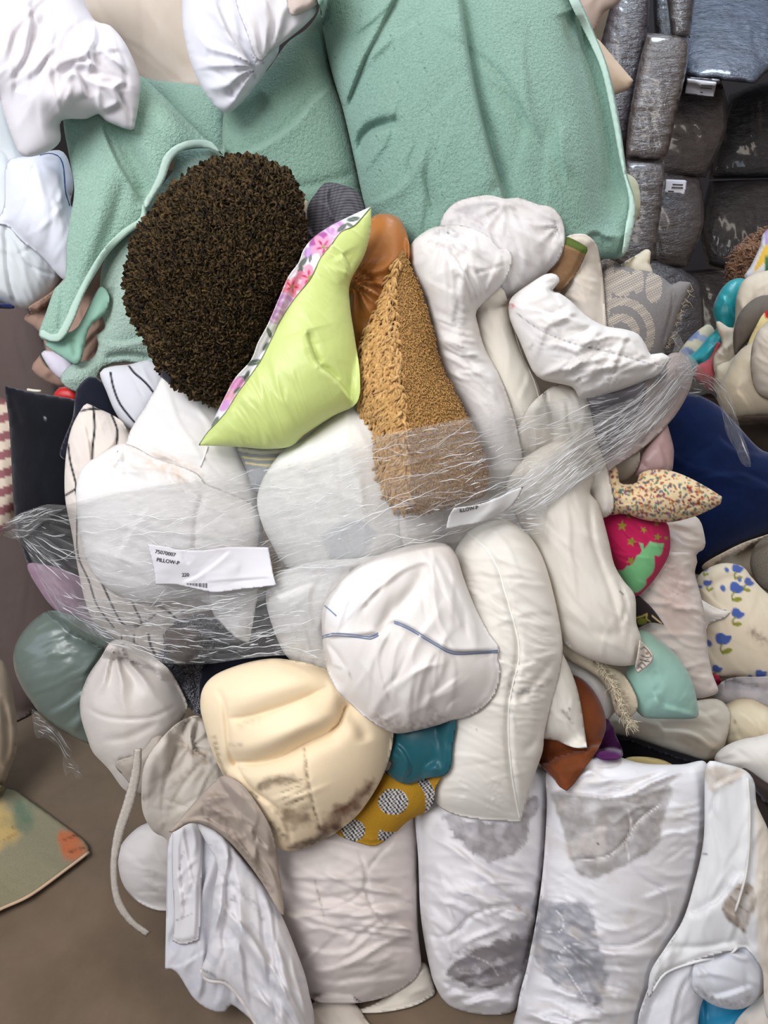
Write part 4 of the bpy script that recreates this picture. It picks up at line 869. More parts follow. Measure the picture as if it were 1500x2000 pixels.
body('pillow', '855,470 862,430 873,410 897,392 950,381 987,388 1013,386 1053,400 1077,404 1097,427 1104,463 1097,497 1083,518 1033,563 987,585 940,600 880,560', 1.54, 0.085, (220, 216, 216), 'white grubby pillow highest of the right-hand group, against the mint blanket', 'pillow',
     w=(75, 22, 0.005), folds=[('g', 985, 395, 12, 14, 90, 0.004), ('f', 80, 24, 110, 12, 0.007, 20), ('s', '865,430 900,420 945,440 975,485', 10, 0.010), ('g', 1095, 440, 10, 8, 45, 0.008), ('c', '1085,415 1088,440 1096,470', 6, 0.010)],
     paint=[('grime', (186, 180, 180), 18, 0.2, .35), ('dirt', '900,420 925,425 940,445', 14, (180, 172, 178), .5)])
w3 = body('pillow', '925,600 975,560 992,590 1002,640 1020,690 1046,740 1062,790 1074,850 1062,876 1030,880 1000,850 960,780', 1.53, 0.055, (218, 212, 200), 'narrow white pillow between the twisted pillow and the crumpled one', 'pillow', w=(70, 22, 0.004))
piping('seam', '1000,630 1018,690 1043,745 1058,800', w3, 0.0012, (206, 200, 188), lift=0)
body('pillow', '1030,800 1060,768 1090,750 1124,754 1150,790 1165,860 1190,930 1185,1010 1000,1010 990,900', 1.53, 0.035, (220, 214, 204), 'white pillow with a care tag, showing at the film edge under the crumpled pillow', 'pillow', w=(80, 20, 0.004), folds=[('c', '1108,780 1115,840 1130,880', 4, 0.006)])
w1 = body('pillow', '800,500 803,477 820,459 850,443 893,439 933,450 960,467 975,486 992,487 1000,500 998,523 987,547 967,570 931,607 934,635 947,680 975,732 995,783 1010,840 1020,900 1003,938 965,955 948,925 930,860 905,800 878,750 857,700 843,633 830,583 810,540', 1.49, 0.085, (226, 222, 220),
     'white twisted pillow right of the camel fleece cushion, folded over at its top', 'pillow', step=3.5,
     folds=[('g', 868, 455, 14, 20, 110, 0.004), ('f', 60, 18, 100, 12, 0.007, 25, (900, 530, 60)), ('f', 25, 26, 90, 10, 0.006, 12, (900, 690, 90)), ('s', '930,607 925,570 905,530 885,500', 14, -0.016), ('c', '929,607 915,570 895,535', 8, 0.010), ('n', 20, 15, 0.007, 5, (880, 680, 90)), ('n', 60, 18, 0.005, 5, (940, 760, 90)), ('c', '925,535 960,525 990,515', 3, 0.004), ('s', '975,490 982,520 965,560', 6, 0.008), ('c', '985,492 990,505', 4, 0.006)],
     paint=[('grime', (196, 184, 184), 22, 0.25, .3), ('dirt', '855,455 875,448 890,458', 10, (150, 140, 146), .6), ('dot', 874, 455, 1.5, 1.5, (50, 40, 40)), ('dirt', '860,480 880,490', 6, (180, 170, 170), .6)])
cr = body('pillow', '993,600 1000,580 1030,557 1066,535 1086,536 1093,550 1078,568 1092,572 1114,587 1143,615 1180,636 1220,643 1247,653 1263,677 1271,692 1293,689 1311,700* 1296,722 1280,735 1200,765 1135,778 1118,756 1060,742 1040,724 1013,662 997,627', 1.49, 0.08, (224, 220, 218),
     'crumpled white pillow with a dark seam line, pointing right above the film', 'pillow', step=3.5, mat='crumpled cotton',
     folds=[('f', -28, 46, 80, 9, 0.008, 16, (1150, 710, 90)), ('f', 25, 26, 70, 9, 0.007, 25, (1130, 640, 70)), ('n', 25, 12, 0.004, 4), ('c', '1007,610 1053,643 1117,670 1200,690 1267,710', 4, 0.005), ('s', '1030,597 1070,610 1133,625 1180,640', 10, 0.014), ('c', '1040,560 1075,552 1090,548', 5, 0.008), ('n', -55, 9, 0.008, 3, (1150, 720, 70)), ('g', 1290, 705, 9, 6, 40, 0.006)],
     paint=[('line', '1007,610 1053,643 1117,670 1200,690 1267,710', .7, (140, 140, 144)), ('dot', 999, 597, 6, 5, (196, 60, 60), 20, .7), ('dot', 998, 597, 3, 2, (226, 220, 218))])
# --- orange and corduroy
body('beige_tag', '577,388* 601,390* 606,440 600,452 590,440', 1.50, 0.003, (190, 180, 162), 'beige fabric scrap between the brown curly pillow and the corduroy cloth', 'cloth', flat=True)
def cord(X, Y, C):
    q = np.where(X < 642, (Y * 0.95 + X * 0.45 + 6 * np.sin(X / 18)), (Y + 8 * np.sin((X - 640) / 26)))
    s = np.clip(np.sin(q / 5.6 * 2 * math.pi) * 1.5 + 0.4, 0, 1)[..., None]
    return C * (1 - s) + lin((58, 56, 62)) * s
cb = body('corduroy_cushion', '600,410 606,392 617,377 633,358 655,357 670,362 685,366 700,376 710,398 716,420 735,450 700,480 640,500 600,530 560,530 572,485 580,455 600,440', 1.50, 0.04, (104, 102, 110), 'dark grey corduroy cushion twisted up behind the flowery cushion', 'cushion', mat='woven', step=2, paint=[('fn', cord)],
     folds=[('s', '645,362 640,385 646,410 655,430', 8, 0.014), ('s', '655,432 640,400 620,395', 8, -0.006), ('s', '600,440 612,462', 6, 0.010), ('c', '655,368 668,375 690,378', 6, 0.006)])
body('satin_cushion', '676,560 688,520 708,470 722,430 738,418 770,420 788,437 798,470 800,500 790,540 770,600 750,680 720,760 702,770 690,700 680,620', 1.495, 0.05, (168, 104, 40), 'burnt orange satin cushion behind the camel fleece cushion', 'cushion', mat='satin',
     folds=[('g', 690, 552, 12, 12, 80, 0.010), ('s', '695,555 720,560 745,580 755,600', 10, 0.012), ('n', 80, 12, 0.005, 6, (715, 650, 60)), ('c', '695,530 720,540 745,575', 5, 0.008)])
# --- white pillow centre (behind film)
body('pillow', '697,785 650,810 597,852 550,883 523,917 507,950 502,985 513,1027 530,1062 560,1110 620,1140 700,1130 800,1090 850,1040 850,950 780,900 750,840 720,795', 1.44, 0.085, (232, 230, 226), 'plump bright white pillow in the middle, half behind the film, left of the camel cushion', 'pillow',
     w=(65, 34, 0.003), folds=[('s', '700,792 735,850 745,920 760,980', 12, 0.006), ('c', '692,792 705,810', 4, 0.006), ('s', '600,1020 665,1015 720,1010', 8, 0.003), ('f', -40, 8, 60, 9, 0.004, 12, (580, 870, 40))], paint=[('poly', '625,1045* 690,1015 740,1040* 700,1090 650,1100', (190, 194, 200), 4, .6)])
# --- camel cushion
body('pillow', '780,1010 800,950 900,930 1000,900 1070,920 1100,1000 1060,1080 900,1100 800,1080', 1.50, 0.04, (214, 210, 206), 'white pillow under the film between the camel cushion foot and the long white pillow', 'pillow', w=(150, 26, 0.004))
cm = body('fleece_cushion', '787,485* 800,517 820,563 837,617 860,710 880,750 905,800 930,850 948,900 953,950 945,970 900,985 850,998 800,1006 775,992 755,955 742,900 735,840 710,800 697,770 695,745 706,700 720,650 742,598 755,555 768,520', 1.42, 0.075, (162, 120, 62), 'camel brown fleece cushion with one shaggy side, its foot under the film', 'cushion', mat='short pile', step=3,
     folds=[('c', '770,530 768,583 771,633 778,700 784,750 794,850 796,960', 5, 0.006)], grad=(0, -0.02))
curls(cm, 'shaggy_pile', 2600, (214, 172, 110), 0.0060, (184, 140, 80), region='787,485 768,520 755,555 742,598 720,650 706,700 695,745 697,770 710,800 735,840 742,900 755,955 785,990 797,940 794,850 784,750 778,700 771,633 768,583 772,530', mat='shag', flatten=True, dirn=95, seed=11, lenf=1.3)
curls(cm, 'short_pile', 7500, (192, 146, 80), 0.0022, (166, 122, 62), region='790,490 800,517 820,563 837,617 860,710 880,750 905,800 930,850 948,900 950,950 900,983 800,1002 798,940 796,850 786,750 780,700 773,633 771,583 776,530', mat='shag', flatten=True, dirn=80, seed=12)
# --- boucle pillow
sherp = None
bo = body('curly_pillow', '450,312 505,318 545,335 572,362 584,410 589,470 578,555 548,612 520,660 492,715 455,775 428,786 380,768 320,725 292,665 264,620 253,560 259,492 277,450 330,382 390,335', 1.43, 0.105, (22, 16, 9), 'round dark brown curly boucle pillow on top of the pile at left', 'pillow', mat='fleece', prof=0.5)
curls(bo, 'curly_pile', 9500, (84, 66, 38), 0.0080, (28, 22, 12), seed=5)
tg = body('sewn_tag', '317,722* 335,738* 331,751* 313,735*', 1.50, 0.002, (26, 24, 40), None, parent=bo, flat=True, mat='hem', step=2, soft=0)
tg['label'] = 'small black sewn tag'
# --- lime and floral cushion
FL = [('poly', '725,403* 693,440 667,453 648,477 627,503 607,543 573,587 547,627 533,657 510,703 487,737 463,770 440,807 407,843 388,870* 340,870* 340,380* 725,380*', (228, 224, 230), 1)]
def flower(x, y, r, c1, c2, q=0, n=5):
    o = []
    for k in range(n):
        an = 2 * math.pi * k / n + q
        o.append(('dot', x + r * .55 * math.cos(an), y + r * .55 * math.sin(an), r * .55, r * .36, c1, math.degrees(an)))
        o.append(('dot', x + r * .34 * math.cos(an), y + r * .34 * math.sin(an), r * .30, r * .10, c2, math.degrees(an)))
    return o + [('dot', x, y, r * .16, r * .16, (150, 140, 60))]
def leaf(x, y, L, q): return [('dot', x, y, L, L * .36, (78, 92, 84), q), ('dot', x, y, L * .8, 0.9, (130, 140, 126), q)]
def rose(x, y, r):
    o = [('dot', x, y, r, r * .85, (214, 176, 214))]
    for k in range(5): o.append(('dot', x + 2 * math.cos(k * 2), y + 2 * math.sin(k * 2), r * (.85 - .16 * k), r * (.7 - .13 * k), [(196, 146, 196), (222, 190, 222)][k % 2], 20 * k))
    return o
FL += rose(650, 448, 26) + [('dot', 622, 470, 22, 12, (176, 84, 160), -40), ('dot', 605, 492, 14, 9, (190, 150, 208), -50)] + leaf(690, 428, 13, -10) + leaf(668, 445, 12, -40) + leaf(684, 440, 9, 30)
FL += flower(632, 482, 24, (226, 158, 190), (190, 40, 110), .3) + leaf(592, 512, 13, -50) + leaf(585, 532, 14, -70) + leaf(606, 505, 8, -80)
FL += flower(604, 542, 24, (228, 150, 176), (190, 30, 80), .9) + flower(570, 560, 20, (226, 140, 160), (196, 30, 60), .1) + rose(552, 592, 24) + rose(540, 618, 18)
FL += leaf(526, 650, 11, 70) + leaf(519, 677, 10, -55) + leaf(497, 708, 16, -12) + leaf(482, 735, 12, -70) + leaf(470, 738, 9, -20) + [('dot', 463, 752, 18, 11, (222, 150, 200), -50), ('dot', 448, 775, 18, 10, (228, 170, 190), -55), ('dot', 440, 792, 14, 7, (206, 150, 205), -50)] + leaf(463, 762, 9, -40) + leaf(420, 825, 13, -60)
FL += [('poly', '725,403* 693,440 667,453 648,477 627,503 607,543 573,587 547,627 533,657 510,703 487,737 463,770 440,807 407,843 388,870* 470,900* 760,900* 760,403*', (198, 212, 128), 1)]
lm = body('floral_cushion', '725,403* 724,450 711,500 684,552 684,600 693,660 703,733 697,787 650,813 593,850 567,872 520,877 467,873 388,870* 405,843 423,807 443,767 460,737 490,703 503,670 523,633 547,577 563,540 583,513 593,487 613,463 647,440 677,425 705,412', 1.40, 0.07, (198, 212, 128),
     'lime green satin cushion with a pink flowered side strip', 'cushion', mat='satin', step=2, paint=FL,
     folds=[('s', '598,645 608,680 622,712 657,743 690,787', 24, 0.012), ('c', '600,650 608,690 625,713', 9, 0.006), ('s', '668,495 680,520 683,555', 14, 0.008), ('c', '620,716 640,722 660,745', 6, 0.005), ('s', '725,403 667,453 627,503 573,587 533,657 487,737 440,807 388,870', 26, -0.006), ('n', 50, 40, 0.004, 3)])
piping('sewn_edge', '725,404 693,440 667,453 648,477 627,503 607,543 573,587 547,627 533,657 510,703 487,737 463,770 440,807 407,843 389,869', lm, 0.0012, (120, 128, 84), lift=0.0005)

# --- front lower group
body('pillow', '1090,1290 1107,1287 1133,1300 1167,1320 1190,1347 1195,1387 1184,1408 1172,1421 1120,1420', 1.56, 0.03, (212, 206, 200), 'white pillow edge right of the brown velvet cushion', 'pillow', w=(50, 18, 0.003), folds=[('c', '1150,1330 1180,1380', 5, 0.005)])
body('purple_cushion', '1150,1440 1165,1405 1188,1405 1205,1440 1216,1478 1170,1482', 1.60, 0.02, (88, 38, 92), 'purple cushion bit behind the brown velvet cushion', 'cushion', mat='velvet')
body('mint_cushion', '1225,1290 1240,1235 1262,1232 1285,1248 1310,1268 1333,1295 1351,1327 1360,1362 1365,1396 1352,1404 1297,1404 1260,1402 1248,1394 1230,1370 1222,1330', 1.55, 0.06, (150, 190, 178), 'pale mint jersey cushion at right, below the white pillow with the printed tag', 'cushion', mat='satin',
     w=(110, 30, 0.003), folds=[('s', '1281,1357 1295,1376 1322,1384 1362,1396', 10, 0.010), ('c', '1280,1310 1282,1355', 10, 0.004), ('s', '1250,1394 1265,1375 1280,1362', 7, 0.005)])
fb = body('fringed_blanket', '1080,1205 1100,1222 1133,1254 1170,1290 1212,1312 1236,1345 1246,1380 1230,1402 1205,1398 1190,1355 1165,1322 1110,1290 1080,1260', 1.52, 0.02, (206, 192, 168), 'cream cotton blanket edge with a ragged fringe', 'blanket', mat='woven', w=(55, 14, 0.004))
rs = np.random.RandomState(8); th = []
pl, _ = smooth_line('1112,1236 1140,1262 1165,1290 1185,1318 1200,1345 1212,1375 1222,1400 1238,1412')
for k in range(210):
    i = int((rs.rand() ** 0.6) * (len(pl) - 1)); x, y = pl[i] + rs.randn(2) * 3; L = (6 + 26 * (i / len(pl))) * (0.5 + 0.7 * rs.rand()); an = math.radians(62) + rs.randn() * .45
    q = np.linspace(0, 1, 6); px = x + L * q * math.cos(an) + 2.5 * np.sin(q * 6 + k); py = y + L * q * math.sin(an) + 2 * np.cos(q * 5 + k)
    dd = np.minimum(on(fb, px, py, 0.004), 1.52) - 0.006 - 0.008 * rs.rand(); dd = np.minimum(dd, bil(near_of(DB), GX0, GY0, GS, px, py) - 0.002)
    th.append(world(px, py, dd))
strands('fringe', th, (212, 198, 172), 'shag', fb, 0.0013)
bv = body('velvet_cushion', '1050,1480 1065,1400 1095,1330 1120,1318 1147,1333 1167,1360 1180,1390 1184,1420 1170,1460 1143,1500 1122,1530 1107,1545* 1093,1537 1082,1522', 1.50, 0.045, (116, 62, 34), 'rust brown velvet cushion pointing down between white pillows at lower right', 'cushion', mat='velvet', folds=[('s', '1070,1470 1085,1500 1105,1540', 12, 0.008), ('n', 70, 14, 0.005, 3, (1075, 1490, 40)), ('c', '1105,1440 1150,1440', 10, .003)])
bpp = body('pillow', '1040,1300 1085,1260 1100,1278 1114,1307 1128,1347 1137,1390 1143,1433 1147,1461* 1120,1460 1087,1447 1055,1436', 1.46, 0.045, (224, 220, 212), 'white pillow corner tapering to a point over the brown velvet cushion', 'pillow', w=(70, 16, 0.003), folds=[('c', '1085,1350 1105,1400 1140,1455', 4, 0.006)],
     paint=[('dirt', '1098,1388 1110,1402 1118,1412', 3, (120, 110, 100), .8), ('dirt', '1112,1384 1106,1398', 2.5, (120, 110, 100), .8)])
bw = body('pillow', '990,960 1020,900 1090,860 1140,880 1160,930 1152,963 1168,980 1178,1013 1190,1060 1200,1103 1218,1134 1240,1163 1243,1217 1253,1248 1250,1275 1238,1298 1190,1298 1130,1278 1092,1240 1070,1150 1040,1070', 1.48, 0.075, (226, 220, 210), 'big white pillow right of the long upright pillow, its edge torn lower down', 'pillow',
     w=(60, 30, 0.004), folds=[('c', '1150,965 1160,1060 1195,1160 1215,1240', 6, 0.008), ('s', '1180,1040 1210,1140 1235,1235', 8, 0.008), ('c', '1092,1200 1150,1235 1220,1240', 12, 0.004), ('c', '1205,1130 1222,1180 1215,1220', 4, 0.006)], paint=[('dot', 1214, 1158, 4, 1.5, (110, 80, 60), 50)])
tag3 = body('printed_tag', '1249,1250* 1262,1261 1276,1279 1271,1296 1246,1315* 1240,1303 1244,1283', 1.46, 0.002, (214, 204, 194), None, parent=bw, flat=True, mat='paper', step=2, soft=4,
     paint=[('line', '1252,1268 1258,1264 1266,1272 1272,1282 1262,1284 1253,1280', 1, (60, 50, 44)), ('line', '1246,1300 1254,1294 1260,1300', 1, (60, 50, 44)), ('line', '1250,1288 1258,1290 1266,1288', 1, (60, 50, 44)), ('line', '1244,1306 1250,1302 1254,1306', 1.2, (60, 50, 44)), ('line', '1260,1292 1268,1292', 1, (60, 50, 44)), ('dot', 1264, 1276, 4, 3, (150, 120, 100))])
tag3['label'] = 'cream tag printed with small brown lines'
lp = body('pillow', '913,1040* 935,1026 967,1016 1000,1020 1037,1050 1063,1097 1083,1167 1096,1233 1099,1275 1093,1317 1075,1380 1063,1433 1060,1467 1042,1520 1030,1560 1017,1606* 985,1604 930,1600 880,1588 850,1566 842,1520 850,1460 870,1350 890,1250 893,1150 888,1080', 1.43, 0.095, (228, 223, 215),
     'long white pillow standing upright in the lower middle with a zigzag seam', 'pillow', step=3.5, w=(20, 26, 0.003),
     folds=[('c', '913,1040 947,1070 973,1110 985,1150 997,1190 1012,1250 1012,1290 1003,1330 995,1370 993,1433 1000,1517 1015,1600', 6, 0.009), ('n', 15, 16, 0.005, 4, (1040, 1330, 90)), ('n', 25, 18, 0.006, 4, (950, 1180, 60)), ('s', '960,1280 1010,1300 1050,1290', 10, 0.005), ('c', '1080,1290 1040,1340 1010,1370', 8, 0.006), ('n', 20, 14, 0.004, 5, (930, 1560, 60)), ('c', '1060,1380 1050,1440 1020,1470', 8, 0.005)],
     paint=[('dirt', '996,1340 1010,1350 1030,1352', 7, (130, 125, 125), .55), ('dirt', '998,1362 999,1352', 3, (90, 85, 85), .7), ('dirt', '1010,1350 1045,1345 1075,1330', 5, (150, 145, 150), .5), ('dirt', '998,1380 1012,1430', 4, (170, 165, 165), .5), ('dot', 931, 1426, 1.4, 1.4, (110, 110, 110))])
piping('zigzag_seam', '913,1041 947,1070 973,1110 985,1150 997,1190 1012,1250 1013,1290 1003,1330 995,1370 993,1433 1000,1517 1015,1600', lp, 0.0016, (238, 236, 232), lift=0.0003)
body('pillow', '522,1190 520,1155 535,1125 600,1100 700,1090 760,1090 700,1180 660,1260 670,1340 630,1334 590,1305 560,1282 540,1245', 1.42, 0.06, (222, 220, 218), 'white pillow wrapped in clear plastic, just left of the blue piped pillow', 'pillow', w=(100, 22, 0.005))
# teal and mustard
body('mustard_cushion', '655,1625 668,1600 700,1575 735,1535 750,1505 860,1505 850,1540 848,1560 838,1582 800,1602 765,1632 732,1652 700,1646 675,1638', 1.44, 0.04, (178, 134, 34), 'mustard cushion with black and white woven circles, under the cream foam cushion', 'cushion', mat='woven', step=2,
     paint=[('fn', lambda X, Y, C: np.where(((((X - 768) / 29) ** 2 + ((Y - 1566) / 26) ** 2 < 1) | (((X - 690) / 23) ** 2 + ((Y - 1622) / 21) ** 2 < 1) |
            (((((X - 768) / 64) ** 2 + ((Y - 1568) / 58) ** 2 > 1) & (((X - 690) / 50) ** 2 + ((Y - 1622) / 50) ** 2 > 1)) & ((((X - 768) / 84) ** 2 + ((Y - 1568) / 76) ** 2 < 1))))[..., None],
            np.where(((np.floor((X + Y * .25) / 4.2) + np.floor((Y) / 4.2)) % 2 > 0.5)[..., None], lin((214, 210, 204)), lin((52, 52, 66))), C))])
tl = body('teal_cushion', '738,1476 752,1460 766,1447 772,1420 800,1400 885,1395 884,1460 880,1500 866,1516 830,1521 800,1532 776,1526 757,1510 766,1489 750,1487', 1.41, 0.04, (12, 84, 96), 'deep teal cloth cushion between the cream foam cushion and the long white pillow', 'cushion', mat='satin', folds=[('s', '770,1450 790,1470 800,1500 786,1526', 8, 0.009), ('s', '850,1440 858,1480 850,1515', 8, 0.006), ('c', '772,1465 780,1480', 4, 0.006)])
# cream foam cushion
cf = body('foam_cushion', '396,1345 420,1318 475,1296 530,1286 575,1290 620,1300 700,1330 765,1400 768,1440 762,1475 752,1505 735,1540 702,1588 665,1620 622,1645 575,1662 545,1658 520,1635 488,1598 450,1540 415,1470 400,1420 391,1380', 1.40, 0.105, (236, 216, 184), 'big cream foam cushion with deep sewn channels and dirt marks', 'cushion', mat='foam', step=3.5,
     folds=[('c', '420,1343 435,1367 442,1413 447,1460 460,1497 490,1540 537,1577 563,1617 567,1660', 5, 0.010), ('c', '447,1403 483,1401 550,1380 600,1360 645,1340', 4, 0.008), ('c', '447,1403 483,1401 550,1380 600,1360 645,1340', 16, 0.012), ('c', '460,1490 500,1490 550,1477 600,1450 643,1430 664,1412 676,1380', 5, 0.012, 1), ('c', '460,1490 500,1490 550,1477 600,1450 643,1430 664,1412 676,1380', 20, 0.022, 1), ('f', 25, 5, 40, 8, .004, 30, (470, 1500, 22)), ('f', -22, 10, 50, 5, .0025, 8, (570, 1560, 26)), ('b', 560, 1430, 90, 20, 0.012, -22), ('b', 540, 1340, 90, 22, 0.010, -18), ('s', '645,1432 665,1412 678,1375', 14, 0.012),
            ('c', '678,1375 705,1420 715,1450', 14, 0.010), ('n', 75, 7, 0.0015, 4, (580, 1560, 50)), ('c', '595,1463 603,1533 623,1617', 4, 0.004), ('b', 600, 1540, 70, 60, 0.012)],
     paint=[('stain', '500,1537 530,1518 570,1515 590,1530 560,1530 520,1540 505,1545', (112, 92, 72), 9, .9, 5), ('stain', '625,1620 650,1580 690,1560 720,1525 730,1530 722,1550 690,1590 650,1625', (116, 82, 62), 16, 1.0, 9), ('stain', '560,1655 620,1630 665,1610 640,1640 580,1662', (92, 74, 62), 8, .9, 5),
            ('stain', '545,1585 590,1575 605,1600 570,1620', (128, 106, 84), 16, .85, 9), ('dirt', '474,1560 478,1552 490,1548 502,1556', 3.5, (90, 80, 66), .9), ('dirt', '418,1440 430,1490 445,1520', 5, (140, 122, 98), .8), ('dirt', '595,1463 603,1533 623,1617', 3, (104, 84, 66), .9),
            ('dirt', '450,1455 470,1455', 5, (170, 150, 128), .6), ('dirt', '545,1536 590,1522', 1.5, (96, 76, 60), .8), ('dirt', '548,1548 592,1533', 1.5, (96, 76, 60), .8), ('dirt', '552,1560 594,1545', 1.5, (96, 76, 60), .8), ('dirt', '556,1572 592,1560', 1.5, (96, 76, 60), .8), ('dirt', '530,1610 555,1635', 8, (110, 90, 72), .8), ('dirt', '470,1418 500,1405', 8, (190, 168, 140), .5)])
# blue piped pillowcase
bp = body('pillow', '628,1190 640,1165 665,1135 700,1105 750,1080 820,1062 870,1062 892,1087 906,1130 930,1190 960,1245 974,1262 973,1290 978,1312 970,1350 948,1380 915,1400 885,1406 860,1415 800,1430 765,1431 720,1406 690,1380 660,1350 640,1312 632,1270 629,1240', 1.36, 0.10, (228, 222, 218),
     'white pillow in a case with double blue piping, in front at the centre', 'pillow', step=3.5,
     folds=[('s', '738,1236 770,1213 800,1225 850,1255 885,1272 972,1270', 12, -0.010), ('s', '629,1243 700,1240 738,1236', 10, -0.010), ('c', '740,1237 765,1200 810,1150 830,1100', 16, 0.016), ('s', '700,1110 680,1180 660,1230', 22, 0.008), ('c', '632,1250 655,1275 675,1308', 5, 0.008), ('s', '675,1308 650,1300 632,1290', 6, 0.005),
            ('f', 72, 20, 90, 12, 0.006, 12, (890, 1150, 60)), ('f', -50, 8, 120, 18, 0.007, 10, (720, 1150, 50)), ('f', 100, 24, 100, 12, 0.005, 18, (800, 1330, 90)), ('f', 150, 16, 50, 7, 0.005, 20, (820, 1400, 60)), ('b', 820, 1330, 100, 60, 0.012)],
     paint=[('dirt', '740,1405 800,1425 860,1412', 16, (150, 130, 125), .65), ('dirt', '860,1400 840,1385', 8, (160, 145, 140), .5), ('dirt', '682,1310 684,1325', 2.5, (130, 130, 130), .6), ('dirt', '905,1395 945,1378', 8, (170, 160, 155), .5), ('poly', '635,1185 700,1110 760,1090 740,1130 690,1200 660,1225', (236, 234, 236), 14, .8)])  # the whiter upper-left patch paints in the light falling there
for ln in ('629,1243 650,1237 700,1240 722,1244 738,1236', '629,1247 650,1241 700,1245 724,1248 739,1240', '770,1213 800,1225 850,1255 885,1272 935,1272 972,1270', '770,1217 800,1230 850,1260 885,1277 935,1276 972,1274', '634,1183 645,1192 657,1203'):
    piping('blue_piping', ln, bp, 0.0012, (118, 134, 164), lift=0.0006)
# stained fitted sheet at lower left, in front of the beige pillow and the left quilt roll
fs = body('fitted_sheet', '330,1640 350,1620 420,1640 520,1760 560,1860 600,1930 612,2010 560,2060 494,1995 452,1962 440,1976 415,1975 380,1952 350,1905 336,1893 322,1894* 324,1800 326,1700', 1.45, 0.02, (206, 204, 210), 'white stained fitted sheet hanging in folds to the floor at lower left', 'sheet',
     step=3.5, soft=20, folds=[('f', 100, 16, 120, 12, 0.010, 8, (400, 1850, 90)), ('s', '325,1893 355,1885 380,1870 402,1856', 4, 0.006)], paint=[('grime', (186, 186, 196), 40, 0.1, .5)])
la = body('sheet_fold', '338,1624 350,1612 385,1608 396,1640 394,1720 392,1800 388,1836* 372,1842 352,1845 337,1838* 340,1780 336,1700', 1.435, 0.013, (212, 209, 212), None, parent=fs, step=3, soft=14, folds=[('s', '352,1625 350,1700 360,1790', 10, 0.010), ('f', 95, 8, 90, 9, 0.008, 8), ('f', 130, 6, 40, 7, .006, 20, (360, 1730, 30))],
     paint=[('dirt', '352,1680 358,1665', 2.5, (120, 120, 120), .8), ('dirt', '345,1797 375,1785', 2, (110, 110, 110), .7), ('dirt', '352,1690 350,1700', 2.5, (110, 110, 110), .7), ('line', '340,1830 352,1838 372,1836 387,1830', 0.8, (180, 174, 172))])
lb = body('sheet_fold', '384,1608 402,1612 432,1630 475,1680 520,1738 552,1792 580,1860 600,1920 612,2000 620,2090 540,2090 500,2000 470,1950 440,1918 412,1915 396,1905 393,1892 404,1862 412,1800 418,1740 425,1690 405,1650', 1.41, 0.035, (214, 211, 214), None, parent=fs, step=3, soft=18, prof=0.4,
     folds=[('f', 98, 8, 190, 16, 0.012, 5, (430, 1800, 40)), ('f', 72, 14, 200, 16, 0.012, 6, (520, 1880, 60)), ('f', 65, 10, 120, 10, 0.009, 8, (560, 1960, 50)), ('f', 30, 10, 60, 7, 0.004, 40, (450, 1730, 50)), ('c', '428,1640 436,1720 440,1850', 14, 0.008)],
     paint=[('dirt', '420,1735 450,1725 465,1730', 6, (150, 148, 152), .7), ('dirt', '470,1740 500,1770 512,1795', 6, (150, 148, 152), .7), ('dirt', '392,1650 400,1645 412,1650', 2, (150, 150, 155), .7), ('dirt', '412,1722 420,1710', 2.5, (110, 110, 110), .8), ('dirt', '398,1895 412,1902 420,1908', 4, (110, 105, 100), .8), ('dirt', '455,1745 460,1760 448,1755', 3, (130, 128, 130), .7), ('grime', (186, 186, 196), 36, 0.1, .5)])
dq = body('quilted_edge', '345,1622 330,1625 360,1590 390,1555 415,1530 440,1515 480,1540 530,1620 545,1700 556,1788 545,1780 510,1722 470,1668 432,1630 400,1612 370,1608', 1.39, 0.028, (172, 158, 146), None, parent=fs, mat='crumpled cotton', step=3,
     folds=[('s', '350,1612 390,1598 430,1615 480,1660 530,1730', 12, 0.010), ('f', 60, 34, 50, 7, 0.008, 22, (480, 1640, 55)), ('f', 30, 16, 60, 8, 0.007, 25, (410, 1575, 40)), ('c', '395,1570 400,1590 440,1625', 4, 0.006)],
     paint=[('stain', '400,1540 450,1520 470,1570 430,1600 400,1580', (166, 152, 144), 14, .8, 6), ('dirt', '440,1620 480,1665 530,1740', 5, (110, 94, 84), .7), ('dirt', '420,1580 440,1610 470,1650', 8, (140, 122, 110), .7)])
dq['label'] = 'dirty taupe quilted border of the sheet'
piping('elastic_hem', '394,1893 396,1905 410,1915 440,1919 468,1948 498,1996 530,2050', lb, 0.004, (206, 198, 194), mat='crumpled cotton', lift=0.0, parent=fs)
